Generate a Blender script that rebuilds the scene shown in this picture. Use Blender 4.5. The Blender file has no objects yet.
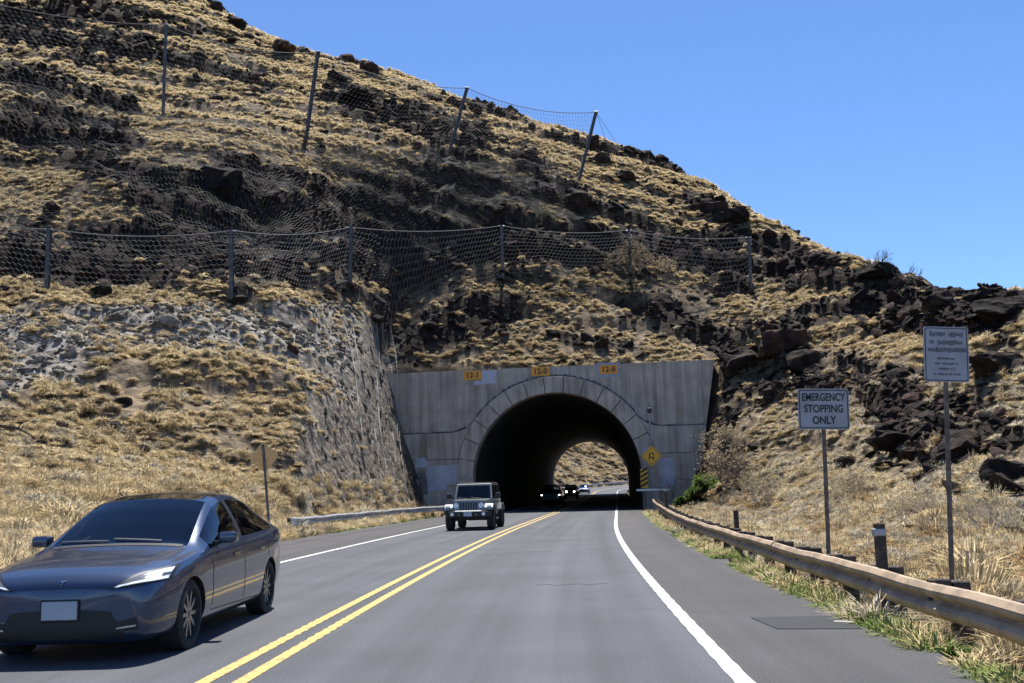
import bpy, bmesh, math, random
import numpy as np
from mathutils import Vector, Matrix

S = bpy.context.scene
COL = S.collection
random.seed(7)
RNG = np.random.default_rng(11)

# ------------------------------------------------------------------ camera
F, IW, IH = 1000.0, 1024, 683
YAW, PITCH, ROLL, EYE = 0.040590680622845585, 0.14950283275565632, math.radians(-1.5), 1.40
cam_d = bpy.data.cameras.new('camera')
cam_d.sensor_width = 36.0
cam_d.lens = 36.0 * F / IW
cam_d.clip_start, cam_d.clip_end = 0.1, 9000
cam = bpy.data.objects.new('camera', cam_d)
COL.objects.link(cam)
CM = Matrix.Rotation(YAW, 4, 'Z') @ Matrix.Rotation(math.pi / 2 + PITCH, 4, 'X') @ Matrix.Rotation(ROLL, 4, 'Z')
cam.matrix_world = Matrix.Translation((0, 0, EYE)) @ CM
S.camera = cam
CR = np.array(CM.to_3x3())

# ------------------------------------------------------------------ light
SUN_EL, SUN_AZ = math.radians(68), math.radians(3)      # azimuth: clockwise from the road's direction (+Y)
w = bpy.data.worlds.new('World')
S.world = w
w.use_nodes = True
nt = w.node_tree
bg = nt.nodes['Background']
sky = nt.nodes.new('ShaderNodeTexSky')
sky.sky_type = 'NISHITA'
sky.sun_disc = False
sky.sun_elevation = SUN_EL
sky.sun_rotation = SUN_AZ
sky.air_density, sky.dust_density, sky.ozone_density = 1.0, 0.0, 9.5
sky.altitude = 2500
nt.links.new(sky.outputs[0], bg.inputs[0])
bg.inputs[1].default_value = 0.125
sl = bpy.data.lights.new('sun', 'SUN')
sl.energy, sl.angle, sl.color = 5.0, math.radians(0.53), (1.0, 0.955, 0.88)
sun = bpy.data.objects.new('sun', sl)
COL.objects.link(sun)
sd = Vector((math.sin(SUN_AZ) * math.cos(SUN_EL), math.cos(SUN_AZ) * math.cos(SUN_EL), math.sin(SUN_EL)))
sun.rotation_euler = sd.to_track_quat('Z', 'Y').to_euler()
sun.location = (20, 40, 120)
S.view_settings.view_transform = 'Standard'
S.view_settings.look = 'None'
S.view_settings.gamma = 1.0
S.view_settings.use_curve_mapping = False
S.view_settings.exposure = 0.68

# ------------------------------------------------------------------ pixel helpers
def ray(px, py):
    d = CR @ np.array([(px - 512) / F, (341.5 - py) / F, -1.0])
    return d / d[1]                                        # per metre of Y

def at(px, py, Y):
    d = ray(px, py)
    return np.array([d[0] * Y, Y, EYE + d[2] * Y])

def project(P):
    c = (np.asarray(P) - np.array([0, 0, EYE])) @ CR
    zz = np.where(c[..., 2] < -0.05, -c[..., 2], 0.05)
    return 512 + F * c[..., 0] / zz, 341.5 - F * c[..., 1] / zz

# ------------------------------------------------------------------ object helpers
def link(o, parent=None):
    COL.objects.link(o)
    if parent is not None:
        o.parent = parent
    return o

def tag(o, label=None, cat=None, group=None, kind=None):
    for k, v in (('label', label), ('category', cat), ('group', group), ('kind', kind)):
        if v is not None:
            o[k] = v
    return o

def empty(name, loc=(0, 0, 0), rz=0.0):
    o = bpy.data.objects.new(name, None)
    o.empty_display_size = 0.3
    o.location = loc
    o.rotation_euler = (0, 0, rz)
    return link(o)

def copy_tree(o, parent=None):
    c = o.copy()
    COL.objects.link(c)
    c.parent = parent
    for ch in list(o.children):
        copy_tree(ch, c)
    return c

def np_mesh(name, V, Fc, mat=None, parent=None, smooth=False):
    me = bpy.data.meshes.new(name)
    V = np.asarray(V, dtype=np.float32)
    Fc = np.asarray(Fc, dtype=np.int32)
    n = Fc.shape[1]
    me.vertices.add(len(V)); me.vertices.foreach_set('co', V.ravel())
    me.loops.add(Fc.size); me.loops.foreach_set('vertex_index', Fc.ravel())
    me.polygons.add(len(Fc))
    me.polygons.foreach_set('loop_start', np.arange(0, Fc.size, n, dtype=np.int32))
    me.polygons.foreach_set('loop_total', np.full(len(Fc), n, dtype=np.int32))
    me.update(calc_edges=True)
    me.polygons.foreach_set('use_smooth', np.full(len(Fc), smooth))
    if mat: me.materials.append(mat)
    return link(bpy.data.objects.new(name, me), parent)

class MB:
    """collects shapes; build() links them as ONE mesh"""
    def __init__(s): s.v, s.f = [], []
    def add(s, vs, fs):
        k = len(s.v)
        s.v += [tuple(map(float, p)) for p in vs]
        s.f += [tuple(k + i for i in f) for f in fs]
        return s
    def box(s, c, d, rot=None):
        hx, hy, hz = d[0] / 2, d[1] / 2, d[2] / 2
        P = [Vector((x, y, z)) for z in (-hz, hz) for y in (-hy, hy) for x in (-hx, hx)]
        if rot is not None: P = [rot @ p for p in P]
        P = [p + Vector(c) for p in P]
        return s.add(P, [(0, 2, 3, 1), (4, 5, 7, 6), (0, 1, 5, 4), (2, 6, 7, 3), (0, 4, 6, 2), (1, 3, 7, 5)])
    def hexa(s, b, t):
        """four bottom corners, four top corners (same order, counter-clockwise from above)"""
        return s.add(list(b) + list(t), [(3, 2, 1, 0), (4, 5, 6, 7)] + [(i, (i + 1) % 4, 4 + (i + 1) % 4, 4 + i) for i in range(4)])
    def tube(s, pts, r, n=6, cap=True):
        pts = [Vector(p) for p in pts]
        rs = r if hasattr(r, '__len__') else [r] * len(pts)
        rings = []
        for i, p in enumerate(pts):
            t = (pts[min(i + 1, len(pts) - 1)] - pts[max(i - 1, 0)]).normalized()
            a = t.orthogonal().normalized() if abs(t.z) > 0.95 else t.cross(Vector((0, 0, 1))).normalized()
            b = t.cross(a)
            rings.append([p + (a * math.cos(2 * math.pi * k / n) + b * math.sin(2 * math.pi * k / n)) * rs[i] for k in range(n)])
        vs = [q for rg in rings for q in rg]
        fs = [(i * n + k, i * n + (k + 1) % n, (i + 1) * n + (k + 1) % n, (i + 1) * n + k) for i in range(len(pts) - 1) for k in range(n)]
        if cap: fs += [tuple(range(n - 1, -1, -1)), tuple((len(pts) - 1) * n + k for k in range(n))]
        return s.add(vs, fs)
    def prism(s, poly, fn, d0, d1):
        """flat outline (a,b) pushed from depth d0 to d1 through fn(a,b,d)->point"""
        n = len(poly)
        vs = [fn(a, b, d0) for a, b in poly] + [fn(a, b, d1) for a, b in poly]
        return s.add(vs, [tuple(range(n)), tuple(range(2 * n - 1, n - 1, -1))] + [(i, n + i, n + (i + 1) % n, (i + 1) % n) for i in range(n)])
    def lathe(s, prof, n=24, axis='X'):
        vs = []
        for k in range(n):
            a = 2 * math.pi * k / n
            for x, r in prof:
                vs.append((x, r * math.cos(a), r * math.sin(a)) if axis == 'X' else (r * math.cos(a), r * math.sin(a), x))
        m = len(prof)
        return s.add(vs, [(k * m + i, ((k + 1) % n) * m + i, ((k + 1) % n) * m + i + 1, k * m + i + 1) for k in range(n) for i in range(m - 1)])
    def build(s, name, mat, parent=None, bevel=0.0, seg=1, smooth=False, fix=True):
        me = bpy.data.meshes.new(name)
        me.from_pydata(s.v, [], s.f)
        bm = bmesh.new(); bm.from_mesh(me)
        ng = [f for f in bm.faces if len(f.verts) > 4]
        if fix: bmesh.ops.recalc_face_normals(bm, faces=bm.faces)
        if bevel > 0:
            es = [e for e in bm.edges if len(e.link_faces) == 2 and e.calc_face_angle(0) > 0.5]
            bmesh.ops.bevel(bm, geom=es, offset=bevel, segments=seg, affect='EDGES', profile=0.6, clamp_overlap=True)
        ng = [f for f in bm.faces if len(f.verts) > 4]
        if ng: bmesh.ops.triangulate(bm, faces=ng)
        bm.to_mesh(me); bm.free()
        if smooth:
            me.polygons.foreach_set('use_smooth', np.ones(len(me.polygons), dtype=bool))
            if smooth != 'all': me.set_sharp_from_angle(angle=0.6)
        me.materials.append(mat)
        return link(bpy.data.objects.new(name, me), parent)

# ------------------------------------------------------------------ materials
def mat(name, col=(0.5, 0.5, 0.5), rough=0.8, metal=0.0, var=0.0, scale=8.0, bump=0.0, bscale=60.0, col2=None, thr=(0.4, 0.6), coat=0.0, spec=0.5, stretch=None, emit=None):
    m = bpy.data.materials.new(name); m.use_nodes = True
    n, l = m.node_tree.nodes, m.node_tree.links
    p = n['Principled BSDF']
    p.inputs['Base Color'].default_value = (*col, 1)
    p.inputs['Roughness'].default_value = rough
    p.inputs['Metallic'].default_value = metal
    p.inputs['Specular IOR Level'].default_value = spec
    p.inputs['Coat Weight'].default_value = coat
    p.inputs['Coat Roughness'].default_value = 0.05
    tc = n.new('ShaderNodeTexCoord')
    src = tc.outputs['Object']
    if stretch:
        mp = n.new('ShaderNodeMapping'); mp.inputs['Scale'].default_value = stretch
        l.new(src, mp.inputs[0]); src = mp.outputs[0]
    if var or col2:
        nz = n.new('ShaderNodeTexNoise'); nz.inputs['Scale'].default_value = scale; nz.inputs['Detail'].default_value = 5
        l.new(src, nz.inputs['Vector'])
        rp = n.new('ShaderNodeValToRGB')
        c2 = col2 if col2 else tuple(c * (1 - var) for c in col)
        c1 = col if col2 else tuple(min(1, c * (1 + var)) for c in col)
        rp.color_ramp.elements[0].position, rp.color_ramp.elements[1].position = thr
        rp.color_ramp.elements[0].color = (*c2, 1); rp.color_ramp.elements[1].color = (*c1, 1)
        l.new(nz.outputs['Fac'], rp.inputs[0]); l.new(rp.outputs[0], p.inputs['Base Color'])
    if bump:
        nb = n.new('ShaderNodeTexNoise'); nb.inputs['Scale'].default_value = bscale; nb.inputs['Detail'].default_value = 4
        l.new(src, nb.inputs['Vector'])
        b = n.new('ShaderNodeBump'); b.inputs['Strength'].default_value = bump; b.inputs['Distance'].default_value = 0.05
        l.new(nb.outputs['Fac'], b.inputs['Height']); l.new(b.outputs[0], p.inputs['Normal'])
    if emit:
        p.inputs['Emission Color'].default_value = (*emit[0], 1); p.inputs['Emission Strength'].default_value = emit[1]
    return m

def glass_mat(name, tint=(0.05, 0.06, 0.07), rough=0.02):
    m = bpy.data.materials.new(name); m.use_nodes = True
    n, l = m.node_tree.nodes, m.node_tree.links
    n.remove(n['Principled BSDF'])
    out = n['Material Output']
    tr = n.new('ShaderNodeBsdfTransparent'); tr.inputs[0].default_value = (*tint, 1)
    gl = n.new('ShaderNodeBsdfGlossy'); gl.inputs['Roughness'].default_value = rough; gl.inputs[0].default_value = (0.9, 0.95, 1, 1)
    fr = n.new('ShaderNodeFresnel'); fr.inputs[0].default_value = 1.5
    mx = n.new('ShaderNodeMixShader')
    l.new(fr.outputs[0], mx.inputs[0]); l.new(tr.outputs[0], mx.inputs[1]); l.new(gl.outputs[0], mx.inputs[2])
    l.new(mx.outputs[0], out.inputs[0])
    return m

M = {}
M['black'] = mat('black_plastic', (0.012, 0.012, 0.013), 0.5)
M['rubber'] = mat('tyre_rubber', (0.018, 0.018, 0.018), 0.85, var=0.2, scale=30)
M['alloy'] = mat('wheel_alloy', (0.45, 0.46, 0.48), 0.3, metal=0.9)
M['white_paint'] = mat('painted_white', (0.78, 0.78, 0.76), 0.5, var=0.08)
M['steel'] = mat('galvanised_steel', (0.34, 0.35, 0.36), 0.5, metal=0.55, var=0.2, scale=5)
M['dark_steel'] = mat('weathered_steel', (0.10, 0.105, 0.115), 0.6, metal=0.4, var=0.25, scale=4)
M['lens'] = mat('clear_lens', (0.85, 0.87, 0.9), 0.08, spec=0.8)
M['glass'] = glass_mat('tinted_glass')

# ------------------------------------------------------------------ noise in numpy
_T = np.random.default_rng(3).random((8, 256, 256))
def vnoise(x, y, k=0):
    xi, yi = np.floor(x).astype(int), np.floor(y).astype(int)
    fx, fy = x - xi, y - yi
    fx, fy = fx * fx * (3 - 2 * fx), fy * fy * (3 - 2 * fy)
    T = _T[k % 8]; a = lambda i, j: T[(xi + i) & 255, (yi + j) & 255]
    return (a(0, 0) * (1 - fx) + a(1, 0) * fx) * (1 - fy) + (a(0, 1) * (1 - fx) + a(1, 1) * fx) * fy
def fbm(x, y, k=0, o=4):
    r, amp, tot = 0, 1.0, 0
    for i in range(o):
        r = r + amp * vnoise(x * 2 ** i + 17.3 * i, y * 2 ** i + 5.1 * i, k + i); tot += amp; amp *= 0.5
    return r / tot
def sstep(a, b, x):
    t = np.clip((x - a) / (b - a), 0, 1)
    return t * t * (3 - 2 * t)

# ------------------------------------------------------------------ the road's line
# s runs along the yellow line: straight, an easy right bend, straight through the tunnel, then a sharper right bend
def cx(Y):
    Y = np.asarray(Y, dtype=float)
    return np.where(Y < 5, -2.65, np.where(Y < 43.5, -2.65 + 7.8e-4 * (Y - 5) ** 2, -2.65 + 1.156 + 0.06 * (Y - 43.5)))
def zroad(s):
    s = np.asarray(s, dtype=float)
    t = np.clip(s - 165, 0, None)
    return 7e-5 * np.clip(np.minimum(s, 165) - 60, 0, None) ** 2 + 0.0147 * t + 1.5e-4 * np.minimum(t, 70) ** 2 + 0.021 * np.clip(t - 70, 0, None)
PS = np.arange(-16, 400, 1.0)
PP = np.zeros((len(PS), 3)); PH = np.zeros(len(PS))
for i, s in enumerate(PS):
    if s <= 172:
        PP[i, :2] = (cx(s), s); PH[i] = math.atan(float((cx(s + .1) - cx(s - .1)) / .2))
    else:
        h = PH[i - 1] + min(1 / 105.0, (s - 172) / 25 / 105.0); PH[i] = min(h, 1.45)
        PP[i, :2] = PP[i - 1, :2] + (math.sin(PH[i]), math.cos(PH[i]))
    PP[i, 2] = zroad(s)
PN = np.stack([np.cos(PH), -np.sin(PH)], 1)                # to the right
def road_pt(s, o, dz=0.0):
    i = np.interp(s, PS, np.arange(len(PS)))
    f = lambda a: np.interp(i, np.arange(len(PS)), a)
    return np.array([f(PP[:, 0]) + o * f(PN[:, 0]), f(PP[:, 1]) + o * f(PN[:, 1]), f(PP[:, 2]) + dz])
OL, OR = -7.1, 5.65                                        # pavement edges, measured from the yellow line

# tunnel frame: origin at the wall's foot, o to the right, q along the bore
WY = 72.0
TA = Vector((math.sin(math.atan(0.06)), math.cos(math.atan(0.06)), 0)); TN = Vector((TA.y, -TA.x, 0))
TO = Vector((float(cx(WY)) - 0.2, WY, 0)); TL = 93.0
def tun(o, z, q): return TO + TN * o + TA * q + Vector((0, 0, z))
# ================================================================== TERRAIN
# height control: pixel column/row with the distance of the slope there
ctl_px = [
 (0,545,24),(0,470,34),(0,390,42),(0,300,55),(0,285,58),(0,270,59.5),(0,235,61.5),(0,170,70),(0,140,72),(0,105,74),(0,60,88),
 (150,520,31),(150,480,36),(150,400,46),(150,300,58),(150,285,61),(150,270,62.5),(150,200,66),(150,115,82),(150,40,96),
 (300,505,42),(300,450,47),(300,400,51),(300,300,64),(300,283,68.5),(300,270,69.5),(300,180,74.5),(300,125,86),(300,80,98),
 (380,420,62),(380,350,70),(380,300,75),(380,280,78),(380,268,79),(380,178,83),(420,130,94),(405,364,74.6),
 (450,362,74.5),(550,358,75),(640,354,75.5),(712,354,75),(450,310,78),(500,276,82),(500,264,83),(500,192,87),(500,150,96),
 (600,300,81.5),(630,270,85),(620,236,88),(600,180,97),(690,272,87),(690,220,95),(751,288,84),
 (740,500,54),(760,440,62),(760,380,69),(760,330,76),(760,250,90),
 (850,532,30),(850,500,41),(850,440,52),(850,380,60),(850,320,69),(850,285,76),
 (950,545,21),(950,520,28),(950,480,36),(950,420,45),(950,360,53),(950,318,60),
 (1024,550,18),(1024,500,28),(1024,420,39),(1024,340,49),
 # skyline
 (100,-60,120),(200,0,112),(270,40,110),(380,70,108),(450,95,108),(520,120,108),(600,142,108),(700,182,104),(800,236,95),(860,262,84),(900,280,79),(965,299,68),(1024,297,62)]
C = [at(*p) for p in ctl_px]
# behind the skyline the ridge falls away to the far portal
for px, py, Y in [(200, 0, 112), (380, 70, 108), (520, 120, 108), (700, 182, 104), (800, 236, 95), (900, 280, 79), (1024, 297, 62)]:
    a = at(px, py, Y)
    C.append(np.array([a[0] * 1.2, Y + 22, max(a[2] - 1.5, 10)])); C.append(np.array([a[0] * 1.5, Y + 52, max(a[2] * 0.62, 9)]))
C += [np.array(p) for p in [(-70, 40, 22), (-75, 75, 40), (-80, 110, 60), (-80, 150, 55), (60, 30, 4), (70, 60, 13), (75, 90, 15), (60, 150, 9), (0, 165, 14), (6, 150, 17), (-30, 165, 22), (30, 165, 11),
      (-40, 8, 7), (-30, 2, 3), (-60, 0, 14), (20, 10, 0), (40, 5, 1), (14, 25, -.3), (10, 10, -.35)]]
C = np.array(C)
def _phi(r2): return 0.5 * r2 * np.log(r2 + 1e-9)
_n = len(C)
_K = _phi(((C[:, None, :2] - C[None, :, :2]) ** 2).sum(-1)) + np.eye(_n) * 3.0
_Q = np.c_[np.ones(_n), C[:, :2]]
_A = np.block([[_K, _Q], [_Q.T, np.zeros((3, 3))]])
_W = np.linalg.solve(_A, np.r_[C[:, 2], 0, 0, 0])
def tps(x, y):
    r = _W[_n] + _W[_n + 1] * x + _W[_n + 2] * y
    for i in range(_n):
        r = r + _W[i] * _phi((x - C[i, 0]) ** 2 + (y - C[i, 1]) ** 2)
    return r

# where the photograph shows bare lava, and shaded ground coloured as lava (outlines in photo pixels, tied to the slope by projection)
ROCK = [
 [(60,270),(60,240),(150,222),(115,190),(60,165),(100,158),(180,172),(200,185),(195,168),(260,172),(330,187),(420,172),(480,185),(520,212),(560,228),(620,234),(700,250),(752,255),(752,283),(630,266),(500,270),(350,274),(230,284),(60,288)],
 [(0,228),(60,238),(60,288),(0,288)],
 [(0,105),(40,105),(140,130),(145,147),(90,163),(30,152),(0,142)],
 [(0,60),(40,70),(80,75),(145,110),(140,120),(60,97),(0,92)],
 [(0,13),(30,15),(60,35),(110,60),(100,66),(50,52),(0,46)],
 [(80,28),(130,38),(190,60),(185,72),(130,57),(80,42)],
 [(315,92),(345,86),(400,108),(470,128),(505,150),(460,152),(390,132),(340,117)],
 [(505,148),(540,163),(562,187),(545,192),(515,172)],
 [(555,185),(580,188),(596,210),(570,214)],
 [(672,188),(710,198),(738,216),(720,224),(690,207)],
 [(595,228),(660,228),(700,240),(750,248),(750,262),(690,262),(600,250)],
 [(690,238),(735,222),(800,248),(850,268),(930,288),(965,300),(985,325),(920,316),(850,296),(800,290),(760,280),(755,250)],
 [(850,298),(920,310),(1024,300),(1024,345),(960,338),(900,330),(860,325)],
 [(750,328),(790,318),(815,348),(828,372),(790,370),(755,347)],
 [(712,345),(760,348),(772,372),(735,376),(718,364)],
 [(865,392),(930,408),(1024,428),(1024,515),(975,502),(920,482),(880,447),(858,420)],  # dark bank rock; the shadow lying on it is put into the lava mask
 [(825,352),(900,378),(930,398),(1024,408),(1024,422),(930,408),(865,382)],
 [(700,440),(725,425),(745,460),(738,492),(705,484)],  # brush shadow beside the portal wall, coloured as lava
 [(385,310),(470,298),(540,300),(500,340),(440,350),(392,366)],
 [(600,300),(660,296),(700,318),(720,340),(690,345),(640,320)],
 [(735,262),(760,290),(720,300),(700,285)],
]
SCREE = [[(-30,312),(120,306),(300,304),(400,318),(400,372),(320,372),(240,362),(150,352),(90,362),(-30,410)], [(300,372),(400,372),(430,470),(420,500),(330,505),(300,470)]]
def in_poly(u, v, poly):
    r = np.zeros(u.shape, dtype=bool)
    j = len(poly) - 1
    for i in range(len(poly)):
        (x1, y1), (x2, y2) = poly[i], poly[j]
        if y1 != y2:
            r ^= ((y1 > v) != (y2 > v)) & (u < (x2 - x1) * (v - y1) / (y2 - y1) + x1)
        j = i
    return r
def soft_polys(u, v, polys):
    r = np.zeros(u.shape)
    offs = [(0, 0), (5, 2), (-5, -2), (3, -5), (-3, 5), (9, 4), (-9, -4)]
    for dx, dy in offs:
        m = np.zeros(u.shape, dtype=bool)
        for p in polys: m |= in_poly(u + dx, v + dy, p)
        r += m
    return r / len(offs)

def path_offset(x, y):
    """signed distance right of the yellow line and s, for points beyond the tunnel"""
    o = np.zeros(x.size); s = np.zeros(x.size); X, Y = x.ravel(), y.ravel()
    sel = PS > 100
    A, N, SS = PP[sel, :2], PN[sel], PS[sel]
    for a in range(0, X.size, 20000):
        d = np.c_[X[a:a + 20000], Y[a:a + 20000]]
        k = ((d[:, None, :] - A[None]) ** 2).sum(-1).argmin(1)
        v = d - A[k]
        sg = np.sign((v * N[k]).sum(1))
        o[a:a + 20000] = sg * np.sqrt((v ** 2).sum(1)); s[a:a + 20000] = SS[k]
    return o.reshape(x.shape), s.reshape(x.shape)

def far_height(x, y):
    o, s = path_offset(x, y)
    zr = zroad(s)
    n = fbm(x / 22, y / 22, 2)
    left = zr + np.clip(-o - 9, 0, None) * (0.62 + 0.35 * (n - .5)) + 2.2 * (fbm(x / 7, y / 7, 1) - .5) * sstep(9, 16, -o)
    right = zr - 0.3 - np.clip(o - 7, 0, 60) * 0.12
    return np.where(o < 0, np.minimum(left, 75), right) - 0.12, o

def heights(x, y, masks=False):
    z0 = tps(x, y)
    P = np.stack([x, y, z0], -1)
    u, v = project(P)
    ju = u + 16 * (fbm(x / 2.3, y / 2.3, 4, 3) - .5) ; jv = v + 14 * (fbm(x / 2.0 + 9, y / 2.0, 5, 3) - .5)
    rock = soft_polys(ju, jv, ROCK); scree = soft_polys(ju, jv, SCREE)
    # loose ledges elsewhere on the slope, tilted like the strata
    st = fbm(x / 9 + y / 30, (z0 + 0.22 * x) / 2.2, 6, 4)
    rock = np.maximum(rock, sstep(0.57, 0.65, st) * sstep(3, 8, z0) * 0.9 * (1 - 0.8 * scree))
    inside = sstep(0.5, 4, z0)
    q = (x - TO.x) * TA.x + (y - TO.y) * TA.y
    o = x - cx(y)
    # relief
    h = 3.0
    t = (z0 + 0.22 * x + 2.2 * fbm(x / 7, y / 7, 3)) / h
    fr = t - np.floor(t)
    terr = (sstep(0.38, 0.62, fr) - fr) * h
    ridg = 1 - np.abs(2 * fbm(x / 2.4, y / 2.4, 2, 4) - 1) * 2
    wall_calm = 1 - np.exp(-((q - 2) / 3.5) ** 2) * (np.abs(o) < 14)
    z = z0 + inside * wall_calm * (rock * (0.5 * terr + 0.9 * (ridg - .45)) + (1 - rock) * (0.5 * (fbm(x / 3, y / 3, 1) - .5) + 0.22 * terr + 0.25 * (vnoise(x * 1.3, y * 1.3, 6) - .5)))
    z += scree * inside * 0.35 * (fbm(x * 1.2, y * 1.2, 4, 3) - .5)
    # verge and road bed in front of the tunnel
    zr = zroad(y)
    dl, dr = np.clip(OL - o, 0, None), np.clip(o - OR, 0, None)
    d = np.maximum(dl, dr)
    verge = zr + np.where(o > 0, -0.03 - 0.17 * sstep(0, 0.6, dr) - 0.12 * sstep(1, 5, dr), -0.03 + 0.10 * sstep(.5, 2.0, dl)) + 0.10 * (fbm(x * .8, y * .8, 3, 3) - .5) * sstep(0.1, 1.2, d)
    k = sstep(0.9, np.where(o > 0, 7.5, 4.5), d)
    front = verge * (1 - k) + z * k
    road = zr - 0.15
    front = np.where(d <= 0.25, np.minimum(front, road + (d / 0.25) * 0.12), front)
    # rock cut beside the portal
    sl = np.where(o < 0, 3.3 - 0.05 * np.clip(60 - y, 0, 30), 4.6 - 0.1 * np.clip(62 - y, 0, 30))
    cutn = 0.6 * (fbm(x * .5, y * .5 + z0 * .4, 2, 4) - .5)
    cut = zr + np.clip(np.where(o < 0, -o - 9.6, o - 9.4) + cutn, 0, None) * np.clip(sl, 0.9, 6) + .15
    cutting = (y > 40) & (np.abs(o) > 6)
    front = np.where(cutting, np.minimum(front, np.maximum(cut, verge)), front)
    hill = np.minimum(z, 10.35 + 1.15 * np.clip(q - .75, 0, None) + 3.4 * np.clip(-o - 12.9, 0, None) + 40 * sstep(7, 16, q))
    hill = np.maximum(hill, 10.05 + 0.02 * q)
    hill = np.where((o > -13.3) & (o < 12.3), hill, z)
    zn = np.where(q < 0.75, front, hill)
    far, of = far_height(x, y) if (y.max() > 120) else (zn, o)
    if y.max() > 120:
        fb = sstep(150, 172, y)
        zn = np.where(q > TL - 0.7, far, np.where(np.abs(o) < 15, zn, zn * (1 - fb) + np.maximum(far, 4) * fb))
    if masks:
        return zn, rock * np.where(q > 0.75, 1, k) * inside, scree, q, o, u, v, d
    return zn

def grid(x0, x1, y0, y1, st):
    xs = np.arange(x0, x1 + 1e-6, st); ys = np.arange(y0, y1 + 1e-6, st)
    X, Y = np.meshgrid(xs, ys)
    nx, ny = len(xs), len(ys)
    i = np.arange((ny - 1) * nx).reshape(ny - 1, nx)[:, :-1].ravel()
    Fc = np.stack([i, i + 1, i + nx + 1, i + nx], 1)
    return X, Y, Fc, xs, ys

def terrain_mat():
    m = bpy.data.materials.new('hillside_soil_and_lava'); m.use_nodes = True
    n, l = m.node_tree.nodes, m.node_tree.links
    p = n['Principled BSDF']; p.inputs['Roughness'].default_value = 0.95; p.inputs['Specular IOR Level'].default_value = 0.15
    tc = n.new('ShaderNodeTexCoord')
    def noise(sc, det=6):
        t = n.new('ShaderNodeTexNoise'); t.inputs['Scale'].default_value = sc; t.inputs['Detail'].default_value = det
        l.new(tc.outputs['Object'], t.inputs['Vector']); return t.outputs['Fac']
    def ramp(src, a, ca, b, cb):
        r = n.new('ShaderNodeValToRGB'); e = r.color_ramp.elements
        e[0].position, e[1].position = a, b; e[0].color = (*ca, 1); e[1].color = (*cb, 1)
        l.new(src, r.inputs[0]); return r.outputs[0]
    def mix(f, a, b):
        x = n.new('ShaderNodeMix'); x.data_type = 'RGBA'
        l.new(f, x.inputs[0]); l.new(a, x.inputs[6]); l.new(b, x.inputs[7]); return x.outputs[2]
    def attr(nm):
        a = n.new('ShaderNodeAttribute'); a.attribute_name = nm; return a.outputs['Fac']
    soil = ramp(noise(1.6), 0.35, (0.065, 0.049, 0.034), 0.70, (0.27, 0.205, 0.13))
    rock = ramp(noise(2.6, 9), 0.35, (0.008, 0.0062, 0.0055), 0.78, (0.050, 0.034, 0.025))
    scree = ramp(noise(3.2, 9), 0.36, (0.12, 0.108, 0.094), 0.66, (0.37, 0.335, 0.285))  # grey gravel, lightened further so windscreen haze sits in its colour
    c = mix(attr('scree'), soil, scree)
    c = mix(attr('rock'), c, rock)
    l.new(c, p.inputs['Base Color'])
    b = n.new('ShaderNodeBump'); b.inputs['Strength'].default_value = 0.9; b.inputs['Distance'].default_value = 0.25
    l.new(noise(2.2, 10), b.inputs['Height']); l.new(b.outputs[0], p.inputs['Normal'])
    return m
M['terrain'] = terrain_mat()

X, Y, Fc, GX, GY = grid(-78, 74, -14, 136, 0.36)
Zs = np.zeros_like(X); RK = np.zeros_like(X); SC = np.zeros_like(X); Qg = np.zeros_like(X); Og = np.zeros_like(X); DD = np.zeros_like(X)
for a in range(0, X.shape[0], 60):
    sl_ = slice(a, a + 60)
    Zs[sl_], RK[sl_], SC[sl_], Qg[sl_], Og[sl_], _, _, DD[sl_] = heights(X[sl_], Y[sl_], True)
# open the bore: the step behind the portal wall is left out where the tunnel passes
V = np.stack([X, Y, Zs], -1).reshape(-1, 3)
fq, fo = Qg.ravel()[Fc], Og.ravel()[Fc]
drop = (np.abs(fo + 0.2).min(1) < 8.6) & (fq.min(1) < 0.75) & (fq.max(1) >= 0.75)
# steep lava shows bare
gy, gx = np.gradient(Zs, 0.36)
steep = np.hypot(gx, gy)
RK = np.maximum(RK, sstep(1.5, 2.3, steep) * (Zs > 1.5) * 0.9)
Ug, Vg = project(np.stack([X, Y, Zs], -1))
low_left = sstep(296, 306, Vg) * (1 - sstep(395, 425, Ug)) * (Qg < 0.7)          # the gravelly slope under the ledge carries no lava
RK = RK * (1 - low_left)
SC = np.maximum(SC, sstep(1.3, 2.0, steep) * low_left * .45)
SC = SC * (1 - .5 * sstep(1.3, 2.0, steep) * low_left)
hill_o = np_mesh('hillside', V, Fc[~drop], M['terrain'], smooth=True)
for nm, arr in (('rock', RK), ('scree', SC * (1 - 0.0 * RK))):
    at_ = hill_o.data.attributes.new(nm, 'FLOAT', 'POINT'); at_.data.foreach_set('value', arr.ravel().astype(np.float32))
tag(hill_o, 'steep dry hillside of lava ledges and straw grass above the tunnel', kind='structure')

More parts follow.
